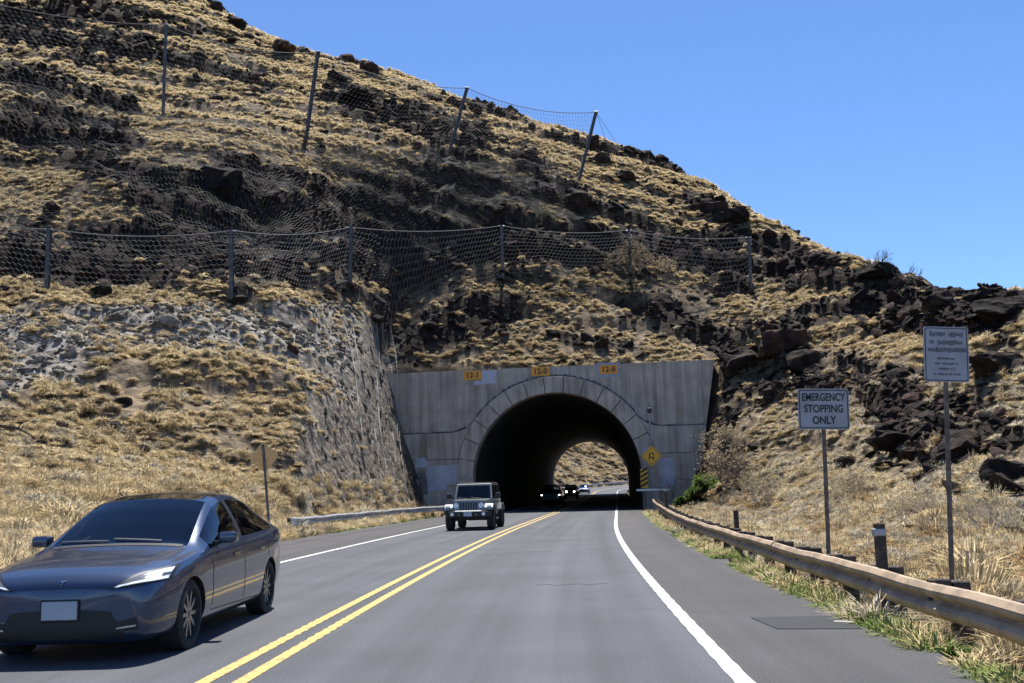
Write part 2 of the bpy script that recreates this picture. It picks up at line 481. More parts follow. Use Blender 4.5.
X2, Y2, F2, GX2, GY2 = grid(-150, 190, 134.5, 420, 1.6)
Z2 = np.zeros_like(X2); R2 = np.zeros_like(X2); O2 = np.zeros_like(X2)
for a in range(0, X2.shape[0], 40):
    sl_ = slice(a, a + 40)
    xx, yy = X2[sl_], Y2[sl_]
    Z2[sl_] = np.where(((xx - TO.x) * TA.x + (yy - TO.y) * TA.y) > TL - .7, far_height(xx, yy)[0], np.where(yy < 175, heights(xx, np.maximum(yy, 121)), far_height(xx, yy)[0]))
    R2[sl_] = sstep(0.52, 0.6, fbm(xx / 6, yy / 6 + Z2[sl_] / 3, 5)) * (Z2[sl_] > 6)
    O2[sl_] = path_offset(xx, yy)[0]
q2 = ((X2 - TO.x) * TA.x + (Y2 - TO.y) * TA.y).ravel()[F2]; o2 = O2.ravel()[F2]
drop2 = (np.abs(o2).min(1) < 8.6) & (q2.min(1) < TL - .7) & (q2.max(1) >= TL - .7)
far_o = np_mesh('hillside_beyond_tunnel', np.stack([X2, Y2, Z2], -1).reshape(-1, 3), F2[~drop2], M['terrain'], smooth=True)
for nm, arr in (('rock', R2), ('scree', R2 * 0)):
    at_ = far_o.data.attributes.new(nm, 'FLOAT', 'POINT'); at_.data.foreach_set('value', arr.ravel().astype(np.float32))
tag(far_o, 'sunlit grassy hillside seen through the tunnel', kind='structure')
g = MB().add([(-4000, -4000, -6), (4000, -4000, -6), (4000, 5000, -6), (-4000, 5000, -6)], [(0, 1, 2, 3)]).build('ground', mat('distant_ground', (0.2, 0.16, 0.1), 0.95, var=0.3, scale=0.02))
tag(g, 'dry flat ground reaching to the horizon', kind='structure')

def zat(x, y):
    """height of the near hillside mesh"""
    fx = np.clip((np.asarray(x) - GX[0]) / 0.36, 0, len(GX) - 1.001); fy = np.clip((np.asarray(y) - GY[0]) / 0.36, 0, len(GY) - 1.001)
    i, j = fx.astype(int), fy.astype(int); a, b = fx - i, fy - j
    return (Zs[j, i] * (1 - a) + Zs[j, i + 1] * a) * (1 - b) + (Zs[j + 1, i] * (1 - a) + Zs[j + 1, i + 1] * a) * b
def gat(A, x, y):
    i = np.clip(np.round((np.asarray(x) - GX[0]) / 0.36).astype(int), 0, len(GX) - 1); j = np.clip(np.round((np.asarray(y) - GY[0]) / 0.36).astype(int), 0, len(GY) - 1)
    return A[j, i]
_YM = np.arange(5, 134, 0.1)
def hit(px, py, y0=5):
    """first point of the slope under a pixel"""
    d = ray(px, py)
    ys = _YM[_YM > y0]
    zz = EYE + d[2] * ys
    h = zat(d[0] * ys, ys)
    k = np.argmax(h >= zz)
    if not (h >= zz).any(): k = np.argmin(zz - h)
    y = ys[k]
    return np.array([d[0] * y, y, float(zat(d[0] * y, y))])
# ================================================================== ROAD
def asphalt_mat(name, base, tracks=True):
    m = bpy.data.materials.new(name); m.use_nodes = True
    n, l = m.node_tree.nodes, m.node_tree.links
    p = n['Principled BSDF']; p.inputs['Roughness'].default_value = 0.72; p.inputs['Specular IOR Level'].default_value = 0.35
    uv = n.new('ShaderNodeUVMap'); uv.uv_map = 'lane'
    tc = n.new('ShaderNodeTexCoord')
    def noise(src, sc, det=5, st=None):
        if st:
            mp = n.new('ShaderNodeMapping'); mp.inputs['Scale'].default_value = st; l.new(src, mp.inputs[0]); src = mp.outputs[0]
        t = n.new('ShaderNodeTexNoise'); t.inputs['Scale'].default_value = sc; t.inputs['Detail'].default_value = det
        l.new(src, t.inputs['Vector']); return t.outputs['Fac']
    def mr(src, a, b, c, d):
        r = n.new('ShaderNodeMapRange'); r.inputs[1].default_value, r.inputs[2].default_value, r.inputs[3].default_value, r.inputs[4].default_value = a, b, c, d
        l.new(src, r.inputs[0]); return r.outputs[0]
    def mul(a, b):
        x = n.new('ShaderNodeMath'); x.operation = 'MULTIPLY'; l.new(a, x.inputs[0]); l.new(b, x.inputs[1]); return x.outputs[0]
    f = mr(noise(tc.outputs['Object'], 55, 3), 0.3, 0.7, 0.62, 1.38)
    f = mul(f, mr(noise(tc.outputs['Object'], 0.5, 6), 0.3, 0.7, 0.86, 1.14))
    f = mul(f, mr(noise(uv.outputs[0], 1.0, 5, (2.2, 0.035, 1)), 0.3, 0.7, 0.76, 1.22))     # wear drawn out along the lanes
    # oil drip line and polished wheel paths of the right lane
    sx_ = n.new('ShaderNodeSeparateXYZ'); l.new(uv.outputs[0], sx_.inputs[0])
    wv = n.new('ShaderNodeMath'); wv.operation = 'SINE'; m1 = n.new('ShaderNodeMath'); m1.operation = 'MULTIPLY'; m1.inputs[1].default_value = 3.3
    l.new(sx_.outputs[0], m1.inputs[0]); l.new(m1.outputs[0], wv.inputs[0])
    f = mul(f, mr(wv.outputs[0], -1, 1, .93, 1.07))
    # thin sealed cracks
    vo = n.new('ShaderNodeTexVoronoi'); vo.feature = 'DISTANCE_TO_EDGE'; vo.inputs['Scale'].default_value = 0.23
    wob = n.new('ShaderNodeTexNoise'); wob.inputs['Scale'].default_value = 1.2; wob.inputs['Detail'].default_value = 6
    l.new(tc.outputs['Object'], wob.inputs['Vector'])
    va = n.new('ShaderNodeVectorMath'); va.operation = 'ADD'; l.new(tc.outputs['Object'], va.inputs[0]); l.new(wob.outputs['Color'], va.inputs[1])
    l.new(va.outputs[0], vo.inputs['Vector'])
    gate = mr(noise(tc.outputs['Object'], 0.11, 2), 0.52, 0.58, 0, 1)
    cr = mr(vo.outputs['Distance'], 0.0, 0.004, 0.62, 1.0)
    g1 = n.new('ShaderNodeMix'); g1.data_type = 'FLOAT'; l.new(gate, g1.inputs[0]); g1.inputs[2].default_value = 1.0; l.new(cr, g1.inputs[3])
    f = mul(f, g1.outputs[0])
    cc = n.new('ShaderNodeMix'); cc.data_type = 'RGBA'; cc.blend_type = 'MULTIPLY'; cc.inputs[0].default_value = 1
    cc.inputs[6].default_value = (*base, 1)
    l.new(f, cc.inputs[7]); l.new(cc.outputs[2], p.inputs['Base Color'])
    b = n.new('ShaderNodeBump'); b.inputs['Strength'].default_value = 0.25; b.inputs['Distance'].default_value = 0.01
    l.new(noise(tc.outputs['Object'], 90, 3), b.inputs['Height']); l.new(b.outputs[0], p.inputs['Normal'])
    return m
M['asphalt'] = asphalt_mat('lane_asphalt', (0.071, 0.075, 0.084))
M['shoulder'] = asphalt_mat('shoulder_asphalt', (0.056, 0.054, 0.055))

def strip(name, o0, o1, s0, s1, dz, m, step=2.0, parent=None, jit=None, uv=True, nl=1):
    ss = np.arange(s0, s1 + 1e-6, step)
    V, UV = [], []
    for s in ss:
        for k in range(nl + 1):
            o = o0 + (o1 - o0) * k / nl
            if jit and k in (0, nl): o += jit(s, 0 if k == 0 else 1)
            V.append(road_pt(s, o, dz)); UV.append((o, s))
    w_ = nl + 1
    Fc_ = [(i * w_ + k, i * w_ + k + 1, (i + 1) * w_ + k + 1, (i + 1) * w_ + k) for i in range(len(ss) - 1) for k in range(nl)]
    o_ = np_mesh(name, V, Fc_, m, parent)
    ul = o_.data.uv_layers.new(name='lane')
    idx = np.zeros(len(o_.data.loops), dtype=np.int32); o_.data.loops.foreach_get('vertex_index', idx)
    ul.data.foreach_set('uv', np.array(UV, dtype=np.float32)[idx].ravel())
    return o_
road = strip('road', -3.72, 3.98, -14, 380, 0.0, M['asphalt'])
tag(road, 'grey two lane asphalt road running into the tunnel', kind='structure')
edge_j = lambda s, e: 0.09 * math.sin(s * 1.7) * math.sin(s * 0.61) + 0.05 * math.sin(s * 4.3 + 1) + 0.03 * math.sin(s * 11.0)
sh1 = strip('left_shoulder', OL, -3.72, -14, 380, -0.002, M['shoulder'], 0.5, jit=lambda s, e: edge_j(s, e) if e == 0 else 0)
sh2 = strip('right_shoulder', 3.98, OR, -14, 380, -0.002, M['shoulder'], 0.5, jit=lambda s, e: edge_j(s + 3, e) if e == 1 else 0)
tag(sh1, 'paved road shoulder on the left', kind='structure'); tag(sh2, 'paved road shoulder beside the guardrail', kind='structure')

def line_mat(name, col, wear):
    m = bpy.data.materials.new(name); m.use_nodes = True
    n, l = m.node_tree.nodes, m.node_tree.links
    p = n['Principled BSDF']; p.inputs['Roughness'].default_value = 0.6
    tc = n.new('ShaderNodeTexCoord')
    t = n.new('ShaderNodeTexNoise'); t.inputs['Scale'].default_value = 14; t.inputs['Detail'].default_value = 8; t.inputs['Roughness'].default_value = 0.7
    l.new(tc.outputs['Object'], t.inputs['Vector'])
    r = n.new('ShaderNodeValToRGB'); e = r.color_ramp.elements
    e[0].position, e[1].position = wear, wear + 0.10
    e[0].color = tuple(c * 0.25 + 0.05 for c in col) + (1,); e[1].color = (*col, 1)
    l.new(t.outputs['Fac'], r.inputs[0]); l.new(r.outputs[0], p.inputs['Base Color'])
    return m
M['line_w'] = line_mat('white_road_paint', (0.60, 0.60, 0.58), 0.30)
M['line_y'] = line_mat('yellow_road_paint', (0.58, 0.40, 0.12), 0.37)
rum = lambda s, e: (0.005 * math.sin(s * 20.9) * (1 + math.sin(s * 1.3)) + 0.004 * math.sin(s * 57 + 3 * math.sin(s))) * (1 if e else -1)
wob = lambda s, e: 0.006 * math.sin(s * 9.1 + e * 2)
for o0 in (-0.21, 0.09):
    strip('centre_line', o0, o0 + 0.12, -10, 60, 0.004, M['line_y'], 0.06, road, rum)
    strip('centre_line', o0, o0 + 0.12, 60, 330, 0.006, M['line_y'], 2, road)
for a, b in ((-3.78, -3.64), (3.88, 4.02)):
    strip('edge_line', a, b, -10, 60, 0.005, M['line_w'], 0.25, road, wob)
    strip('edge_line', a, b, 60, 330, 0.007, M['line_w'], 2, road)
M['groove'] = mat('dark_crack', (0.045, 0.044, 0.045), 0.9, var=.3, scale=30)
# repaired patch in the right shoulder
pt = MB()
pp = [road_pt(10.3, 4.75, .004), road_pt(10.2, 5.55, .004), road_pt(11.2, 5.5, .004), road_pt(11.25, 4.65, .004)]
pt.add(pp, [(0, 1, 2, 3)]).build('repair_patch', asphalt_mat('patch_asphalt', (0.026, 0.026, 0.027)), sh2)
M['concrete_l'] = mat('pale_concrete', (0.26, 0.25, 0.23), 0.9, var=.2, scale=9, bump=.3)
MB().add([road_pt(10.66, 5.40, .01), road_pt(10.6, 5.60, .01), road_pt(10.84, 5.58, .01), road_pt(10.78, 5.42, .01)], [(0, 1, 2, 3)]).build('pale_patch', M['concrete_l'], sh2)
# small dark crack across the lane
ck = MB()
for s0, o0, o1 in ((24.0, 1.1, 2.2), (15.5, -1.3 + 3.5, 3.3), (29, 1.6, 2.7)):
    pts = [road_pt(s0 + 0.25 * math.sin(k * 2.1) * .5, o0 + (o1 - o0) * k / 7, 0.003) for k in range(8)]
    for a, b in zip(pts, pts[1:]):
        ck.add([a, b, b + np.array([0, .035, 0]), a + np.array([0, .05, 0])], [(0, 1, 2, 3)])
ck.build('crack', M['groove'], road)

# ================================================================== TUNNEL
def concrete_mat():
    m = bpy.data.materials.new('stained_concrete'); m.use_nodes = True
    n, l = m.node_tree.nodes, m.node_tree.links
    p = n['Principled BSDF']; p.inputs['Roughness'].default_value = 0.88; p.inputs['Specular IOR Level'].default_value = 0.25
    tc = n.new('ShaderNodeTexCoord')
    def noise(sc, st, det=6):
        mp = n.new('ShaderNodeMapping'); mp.inputs['Scale'].default_value = st; l.new(tc.outputs['Object'], mp.inputs[0])
        t = n.new('ShaderNodeTexNoise'); t.inputs['Scale'].default_value = sc; t.inputs['Detail'].default_value = det
        l.new(mp.outputs[0], t.inputs['Vector']); return t.outputs['Fac']
    def ramp(src, a, ca, b, cb):
        r = n.new('ShaderNodeValToRGB'); e = r.color_ramp.elements
        e[0].position, e[1].position = a, b; e[0].color = (*ca, 1); e[1].color = (*cb, 1)
        l.new(src, r.inputs[0]); return r.outputs[0]
    def mixm(a, b):
        x = n.new('ShaderNodeMix'); x.data_type = 'RGBA'; x.blend_type = 'MULTIPLY'; x.inputs[0].default_value = 1
        l.new(a, x.inputs[6]); l.new(b, x.inputs[7]); return x.outputs[2]
    c = ramp(noise(0.9, (1, 1, 1), 8), 0.3, (0.38, 0.325, 0.265), 0.7, (0.55, 0.475, 0.39))
    c = mixm(c, ramp(noise(1.0, (2.4, 2.4, 0.14), 5), 0.28, (0.62, 0.60, 0.59), 0.58, (1, 1, 1)))     # runs of dirt down the face
    c = mixm(c, ramp(noise(1.0, (7, 7, 0.3), 4), 0.30, (0.80, 0.79, 0.78), 0.60, (1, 1, 1)))
    l.new(c, p.inputs['Base Color'])
    b = n.new('ShaderNodeBump'); b.inputs['Strength'].default_value = 0.35; b.inputs['Distance'].default_value = 0.03
    l.new(noise(14, (1, 1, 1), 6), b.inputs['Height']); l.new(b.outputs[0], p.inputs['Normal'])
    return m
M['concrete'] = concrete_mat()
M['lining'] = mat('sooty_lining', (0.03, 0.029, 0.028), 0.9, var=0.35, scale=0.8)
tunnel = empty('tunnel', TO)
tag(tunnel, 'concrete road tunnel with arched portal wall cut into the lava hill', 'tunnel')
inv = Vector(TO)
def tw(o, z, q): return tun(o, z, q) - inv
R_IN, R_OUT, Z_SP = 6.05, 7.2, 2.4
def arc(r, a0, a1, n, zs=Z_SP): return [(r * math.cos(a0 + (a1 - a0) * k / n), zs + r * math.sin(a0 + (a1 - a0) * k / n)) for k in range(n + 1)]
LB, LT, RB, RT = (-9.2, -0.6), (-12.75, 10.3), (9.6, -0.6), (11.55, 10.42)
def edge_o(left, z):
    a, b = (LB, LT) if left else (RB, RT)
    return a[0] + (b[0] - a[0]) * (z - a[1]) / (b[1] - a[1])
wall_poly = [LB, (-R_IN, -0.6)] + arc(R_IN, math.pi, 0, 40) + [(R_IN, -0.6), RB, RT, LT]
MB().prism(wall_poly, tw, 0.32, 1.5).build('portal_wall', M['concrete'], tunnel)
# lower facing, a hand's breadth proud, ending in the ledge that swings up over the ring
ZL = 5.75
aL = math.asin((ZL + 0.75 - Z_SP) / (R_OUT + .03))
for sg, left in ((-1, True), (1, False)):
    a_out = arc(R_OUT + 0.03, 0, aL, 14)
    ring = [(R_OUT + 0.03, -0.6)] + a_out
    end = ring[-1]
    fil = [(end[0] + 0.55, ZL + 0.28), (end[0] + 1.15, ZL + 0.08), (end[0] + 1.9, ZL)]
    eb, et = abs(edge_o(left, -0.6)), abs(edge_o(left, ZL))
    # three pours with open joints
    cuts = [-0.6, 1.95, 3.85, None]
    full = ring + fil + [(et, ZL), (eb, -0.6)]
    def clip(poly, zlo, zhi):
        def half(P, z, keep_above):
            out = []
            for i in range(len(P)):
                a, b = P[i], P[(i + 1) % len(P)]
                ia = (a[1] >= z) == keep_above or a[1] == z; ib = (b[1] >= z) == keep_above or b[1] == z
                if ia: out.append(a)
                if ia != ib:
                    t = (z - a[1]) / (b[1] - a[1]); out.append((a[0] + (b[0] - a[0]) * t, z))
            return out
        P = half(poly, zlo, True)
        if zhi is not None: P = half(P, zhi, False)
        return P
    for k in range(3):
        P = clip(full, cuts[k] + (0.02 if k else 0), (cuts[k + 1] - 0.02) if cuts[k + 1] else None)
        MB().prism([(sg * a, b) for a, b in P], tw, 0.0, 0.318).build('facing_panel', M['concrete'], tunnel, bevel=0.012)
# arch ring: separate blocks
NB = 15
M['ring'] = M['concrete']
for k in range(NB):
    a0, a1 = math.pi * k / NB + 0.004, math.pi * (k + 1) / NB - 0.004
    P = arc(R_IN - 0.02, a0, a1, 3) + arc(R_OUT, a1, a0, 3)
    MB().prism(P, tw, -0.07, 0.316).build('voussoir', M['concrete'], tunnel, bevel=0.012)
for sg in (-1, 1):
    MB().prism([(sg * (R_IN - .02), -0.6), (sg * R_OUT, -0.6), (sg * R_OUT, Z_SP - .03), (sg * (R_IN - .02), Z_SP - .03)], tw, -0.07, 0.316).build('jamb', M['concrete'], tunnel, bevel=0.012)
# lining
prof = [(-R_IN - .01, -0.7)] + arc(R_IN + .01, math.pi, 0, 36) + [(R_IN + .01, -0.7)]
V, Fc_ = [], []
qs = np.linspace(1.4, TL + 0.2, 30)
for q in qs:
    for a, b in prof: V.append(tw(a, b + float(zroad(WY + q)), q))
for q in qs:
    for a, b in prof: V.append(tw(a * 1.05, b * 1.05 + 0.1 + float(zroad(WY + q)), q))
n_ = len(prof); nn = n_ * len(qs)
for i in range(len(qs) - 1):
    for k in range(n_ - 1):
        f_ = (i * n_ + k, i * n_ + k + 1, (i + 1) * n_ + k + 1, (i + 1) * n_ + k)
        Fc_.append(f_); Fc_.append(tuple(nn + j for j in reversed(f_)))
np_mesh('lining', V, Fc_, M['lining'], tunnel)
# far portal wall
zx = float(zroad(WY + TL))
far_poly = [(-13, -0.6), (-R_IN, -0.6)] + arc(R_IN, math.pi, 0, 30) + [(R_IN, -0.6), (12, -0.6), (13, 10.2), (-13, 10.2)]
MB().prism([(a, b + zx) for a, b in far_poly], tw, TL - 1.4, TL + 0.1).build('far_portal_wall', M['concrete'], tunnel)
# dirt gathered on the ledge
M['ledge_dirt'] = mat('black_ledge_dirt', (0.12, 0.11, 0.10), .95, var=.4, scale=2.5)
for sg, left in ((-1, True), (1, False)):
    a_out = arc(R_OUT + 0.05, aL, math.pi / 2, 16)
    end = (R_OUT * math.cos(aL), ZL + .75)
    low_ = [(abs(edge_o(left, ZL)) - .1, ZL + .03), (end[0] + 1.9, ZL + .03), (end[0] + 1.15, ZL + .11), (end[0] + .55, ZL + .31)] + a_out
    mbd = MB(); rq = random.Random(4)
    for (a0, b0), (a1, b1) in zip(low_, low_[1:]):
        for t in range(3):
            f0, f1 = t / 3, (t + 1) / 3
            p0 = (a0 + (a1 - a0) * f0, b0 + (b1 - b0) * f0); p1 = (a0 + (a1 - a0) * f1, b0 + (b1 - b0) * f1)
            hgt = rq.uniform(.06, .20)
            mbd.add([tw(sg * p0[0], p0[1], .315), tw(sg * p1[0], p1[1], .315), tw(sg * p1[0], p1[1] + hgt, .315), tw(sg * p0[0], p0[1] + hgt, .315)], [(0, 1, 2, 3)])
    mbd.build('ledge_dirt', M['ledge_dirt'], tunnel)['kind'] = 'stuff'
# painted-over patches on the facing
M['cover_paint'] = mat('pale_cover_paint', (0.42, 0.43, 0.48), 0.75, var=0.10, scale=1.2)
M['cover_paint2'] = mat('grey_cover_paint', (0.28, 0.285, 0.31), 0.75, var=0.12, scale=1.2)
def wpx(px, py):
    """photo pixel on the portal face -> (o, z)"""
    d = ray(px, py); d = Vector((d[0], d[1], d[2]))
    e = Vector((0, 0, EYE)); t = (TO - e).dot(TA) / d.dot(TA)
    p = e + d * t - TO
    return p.dot(TN), p.z
def patch(pxs, m, q=-0.006, nm='paint_patch'):
    P = [wpx(*p) for p in pxs]
    MB().prism(P, tw, q, q + 0.004).build(nm, m, tunnel)
patch([(428,466),(470,464),(471,482),(447,484),(446,490),(428,491),(426,478)], M['cover_paint'])
patch([(416,459),(424,457),(428,463),(427,467),(415,468)], M['cover_paint'], -0.009)
patch([(460.5,458),(468,457),(468.5,464),(461,465)], M['cover_paint'], -0.009)
patch([(409,468),(416,470),(417,492),(412,494),(408,480)], M['cover_paint2'])
patch([(646,462),(660,459),(672,457),(676,468),(674,486),(648,488)], M['cover_paint'])
patch([(642,449),(648,448),(649,456),(643,458)], M['cover_paint'], -0.085)
# lost render on the left foot of the wall
patch([(417,472),(424,470),(427,478),(428,494),(417,496)], mat('bare_render', (0.17, 0.15, 0.13), .95, var=.2, scale=3), -0.012)
# drip stains under the ledge have a shape of their own: handled by the concrete's runs

# ================================================================== LETTERING
def lettering(text, size, m, parent, loc, rot, name='lettering', ext=0.002, sx=1.0):
    cu = bpy.data.curves.new(name, 'FONT'); cu.body = text; cu.size = size; cu.align_x, cu.align_y = 'CENTER', 'CENTER'
    cu.extrude = ext; cu.offset = size * 0.02
    tmp = bpy.data.objects.new('tmp_text', cu); COL.objects.link(tmp)
    dg = bpy.context.evaluated_depsgraph_get()
    me = bpy.data.meshes.new_from_object(tmp.evaluated_get(dg))
    bpy.data.objects.remove(tmp)
    me.name = name; me.materials.clear(); me.materials.append(m)
    o = bpy.data.objects.new(name, me)
    o.location = loc; o.rotation_euler = rot; o.scale = (sx, 1, 1)
    return link(o, parent)
M['ink'] = mat('black_print', (0.012, 0.012, 0.012), 0.6)
M['grey_ink'] = mat('faded_print', (0.10, 0.105, 0.12), 0.6)
M['orange'] = mat('orange_sign_sheet', (0.72, 0.29, 0.02), 0.45, var=.06)
M['yellow'] = mat('yellow_sign_sheet', (0.74, 0.40, 0.02), 0.45, var=.06)
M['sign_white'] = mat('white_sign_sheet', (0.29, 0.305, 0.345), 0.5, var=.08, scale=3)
M['sign_back'] = mat('tan_sign_back', (0.62, 0.40, 0.17), 0.7, var=.1, scale=6)
FACE = (math.pi / 2, 0, -math.atan(0.06))

def rrect(w_, h_, r, n=4):
    P = []
    for cx_, cy_, a in ((w_ / 2 - r, h_ / 2 - r, 0), (-w_ / 2 + r, h_ / 2 - r, 90), (-w_ / 2 + r, -h_ / 2 + r, 180), (w_ / 2 - r, -h_ / 2 + r, 270)):
        for k in range(n + 1):
            t = math.radians(a + 90 * k / n); P.append((cx_ + r * math.cos(t), cy_ + r * math.sin(t)))
    return P
flat = lambda a, b, d: (a, d, b)                           # sign plane: x right, z up, facing -Y

def clearance_sign(px, py, text, label, backing):
    o_, z_ = wpx(px, py)
    e = empty('clearance_sign', tun(o_, z_, 0.316), -math.atan(0.06))
    tag(e, label, 'sign', 'height signs on the portal wall')
    MB().prism(rrect(1.34, 0.66, .05), flat, -0.03, 0.0).build('panel', M['orange'], e)
    bd = MB()
    lettering(text, 0.56, M['ink'], e, (0, -0.034, 0), (math.pi / 2, 0, 0), sx=1.0)
    if backing == 'right':
        MB().prism([(0.1, -0.72), (1.75, -0.62), (1.78, 0.32), (0.66, 0.32), (0.66, -0.40), (0.1, -0.42)], flat, -0.012, 0.0).build('old_paint', M['cover_paint'], e)
    if backing == 'frame':
        MB().prism([(-0.86, -0.56), (0.86, -0.56), (0.86, 0.52), (-0.86, 0.52)], flat, -0.012, 0.0).build('white_backing', M['sign_white'], e)
    if backing == 'print':
        lettering('1725', 0.62, M['cover_paint'], e, (1.45, -0.004, 0.0), (math.pi / 2, 0, 0), name='faded_number')
    return e
clearance_sign(472, 375, '12-1', 'orange height sign with a pale painted patch to its right, left of the arch top', 'right')
clearance_sign(540, 371, '12-0', 'orange height sign over the middle of the arch beside faded number', 'print')
clearance_sign(608.5, 369, '12-8', 'orange height sign on white backing, right of the arch top', 'frame')

def post_sign(name, base, tilt=0.0):
    e = empty(name, base); e.rotation_euler = (0, tilt, 0)
    return e
# EMERGENCY STOPPING ONLY
b = at(827.5, 545, 15.4); zg = float(zat(b[0], b[1])); b[2] = zg
top = at(823.5, 409, 15.4)
e = post_sign('roadside_sign', b, math.atan2(top[0] - b[0], top[2] - b[2])); zc = top[2] - zg
tag(e, 'white rectangular sign reading EMERGENCY STOPPING ONLY on a thin rusty post', 'sign')
M['rust_post'] = mat('rusty_post', (0.13, 0.108, 0.09), .8, metal=.1, var=.3, scale=8)
MB().box((0, 0.035, (zc + .25 - .3) / 2), (0.055, 0.05, zc + .25 + .3)).build('post', M['rust_post'], e, bevel=.008)
pn = MB().prism([(a, b_ + zc) for a, b_ in rrect(0.77, 0.62, .04)], flat, -0.012, 0.004).build('panel', M['sign_white'], e)
fr = MB()
for P in (rrect(0.735, 0.585, .03),):
    n_ = len(P); Q = rrect(0.708, 0.558, .025)
    fr.add([(a, -0.0145, b_ + zc) for a, b_ in P] + [(a, -0.0145, b_ + zc) for a, b_ in Q], [(i, (i + 1) % n_, n_ + (i + 1) % n_, n_ + i) for i in range(n_)])
fr.build('border', M['ink'], e)
for k, t in enumerate(('EMERGENCY', 'STOPPING', 'ONLY')):
    lettering(t, 0.163, M['ink'], e, (0, -0.0145, zc + 0.175 - 0.175 * k), (math.pi / 2, 0, 0), sx=(0.70, 0.78, 0.80)[k])
for dz in (.2, -.2): MB().lathe([(-.016, 0.0), (-.016, .012), (-.012, .014)], 8, 'Z').build('bolt', M['steel'], e).matrix_local = Matrix.Translation((0, 0, zc + dz)) @ Matrix.Rotation(math.pi / 2, 4, 'X') @ Matrix.Scale(-1, 4, (0, 0, 1))
# taller regulation sign
b = at(952, 584, 13.8); zg = float(zat(b[0], b[1])); b[2] = zg
top = at(946, 354, 13.8)
e = post_sign('roadside_sign', b, math.atan2(top[0] - b[0], top[2] - b[2])); zc = top[2] - zg
tag(e, 'tall white sign with seven lines of small illegible text on a grey post', 'sign')
MB().box((0, 0.04, (zc + .3 - .3) / 2), (0.058, 0.05, zc + .3 + .3)).build('post', M['rust_post'], e, bevel=.01)
MB().prism([(a, b_ + zc) for a, b_ in rrect(0.60, 0.76, .04)], flat, -0.012, 0.004).build('panel', M['sign_white'], e)
P, Q = rrect(0.57, 0.73, .03), rrect(0.548, 0.708, .025); n_ = len(P)
MB().add([(a, -0.0145, b_ + zc) for a, b_ in P] + [(a, -0.0145, b_ + zc) for a, b_ in Q], [(i, (i + 1) % n_, n_ + (i + 1) % n_, n_ + i) for i in range(n_)]).build('border', M['ink'], e)
rr = random.Random(5)
for k, (zz, hh, wd) in enumerate([(.275, .07, .44), (.165, .07, .44), (.06, .07, .50), (-.06, .032, .25), (-.13, .032, .31), (-.20, .032, .22), (-.275, .032, .34)]):
    mb = MB(); x = -wd / 2                                # strokes too small to read in the photograph
    while x < wd / 2:
        ln = hh * rr.uniform(.35, .62)
        if rr.random() > .13:
            mb.box((x + ln / 2, -0.0145, zz + zc + hh * rr.uniform(-.1, .1)), (ln * .8, .002, hh * rr.uniform(.55, 1)))
        x += ln
    mb.build('text_line', M['grey_ink'], e)['kind'] = 'stuff'
# back of a diamond sign on the left
b = at(270, 529, 37); zg = float(zat(b[0], b[1])); b[2] = zg
top = at(264, 457, 37)
e = post_sign('roadside_sign', b, math.atan2(top[0] - b[0], top[2] - b[2])); zc = top[2] - zg
tag(e, 'back of a tan diamond sign on a leaning dark post by the left slope', 'sign')
MB().box((0, -0.03, (zc + .5 - .3) / 2), (0.09, 0.06, zc + .5 + .3)).build('post', M['dark_steel'], e, bevel=.01)
dm = [(0.53 * math.cos(math.radians(a)), zc + .53 * math.sin(math.radians(a))) for a in (-6, 6, 84, 96, 174, 186, 264, 276)]
MB().prism(dm, flat, 0.002, 0.012).build('panel', M['sign_back'], e)
for dz in (.22, -.22): MB().box((0, -.004, zc + dz), (.5, .010, .05)).build('batten', M['sign_back'], e)
# yellow diamond and lamp pole at the right of the arch
bo, bz = wpx(653, 500)
e = empty('warning_sign', tun(bo, -0.05, -1.2), -math.atan(0.06))
tag(e, 'yellow diamond warning sign on a tall pole with a small lamp beside the arch', 'sign')
ph = wpx(650, 411)[1]
MB().tube([(0, 0.05, -.3), (0, 0.05, ph)], .05, 8).build('pole', M['steel'], e)
zc = wpx(652, 455)[1] * .985
dm = [(0.68 * math.cos(math.radians(a)), zc + .68 * math.sin(math.radians(a))) for a in (-5, 5, 85, 95, 175, 185, 265, 275)]
MB().prism(dm, flat, -0.022, -0.002).build('panel', M['yellow'], e)
dm2 = [(0.61 * math.cos(math.radians(a)), zc + .61 * math.sin(math.radians(a))) for a in (0, 90, 180, 270)]
dm3 = [(0.57 * math.cos(math.radians(a)), zc + .57 * math.sin(math.radians(a))) for a in (0, 90, 180, 270)]
MB().add([(a, -0.025, b_) for a, b_ in dm2] + [(a, -0.025, b_) for a, b_ in dm3], [(i, (i + 1) % 4, 4 + (i + 1) % 4, 4 + i) for i in range(4)]).build('border', M['ink'], e)
sy = MB()                                                   # a dark winding mark, as far as it can be made out
for (x, z, w_, h_, a) in ((-.12, .12, .1, .26, .3), (.1, .14, .09, .24, -.5), (.0, -.08, .3, .08, .1), (.13, -.18, .09, .2, .2), (-.16, -.14, .09, .18, -.2)):
    sy.box((x, -0.026, zc + z), (w_, .002, h_), Matrix.Rotation(a, 3, 'Y'))
sy.build('symbol', M['ink'], e)
MB().prism(rrect(.3, .34, .06), lambda a, b, d: (a, d, b + ph), -.2, .12).build('lamp_housing', M['black'], e, bevel=.02)
MB().box((0, .05, ph + .35), (.05, .05, .5)).build('lamp_stem', M['dark_steel'], e)
MB().box((0, 0, wpx(653, 489)[1]), (2.3, .06, .14)).build('crossbar', M['white_paint'], e)
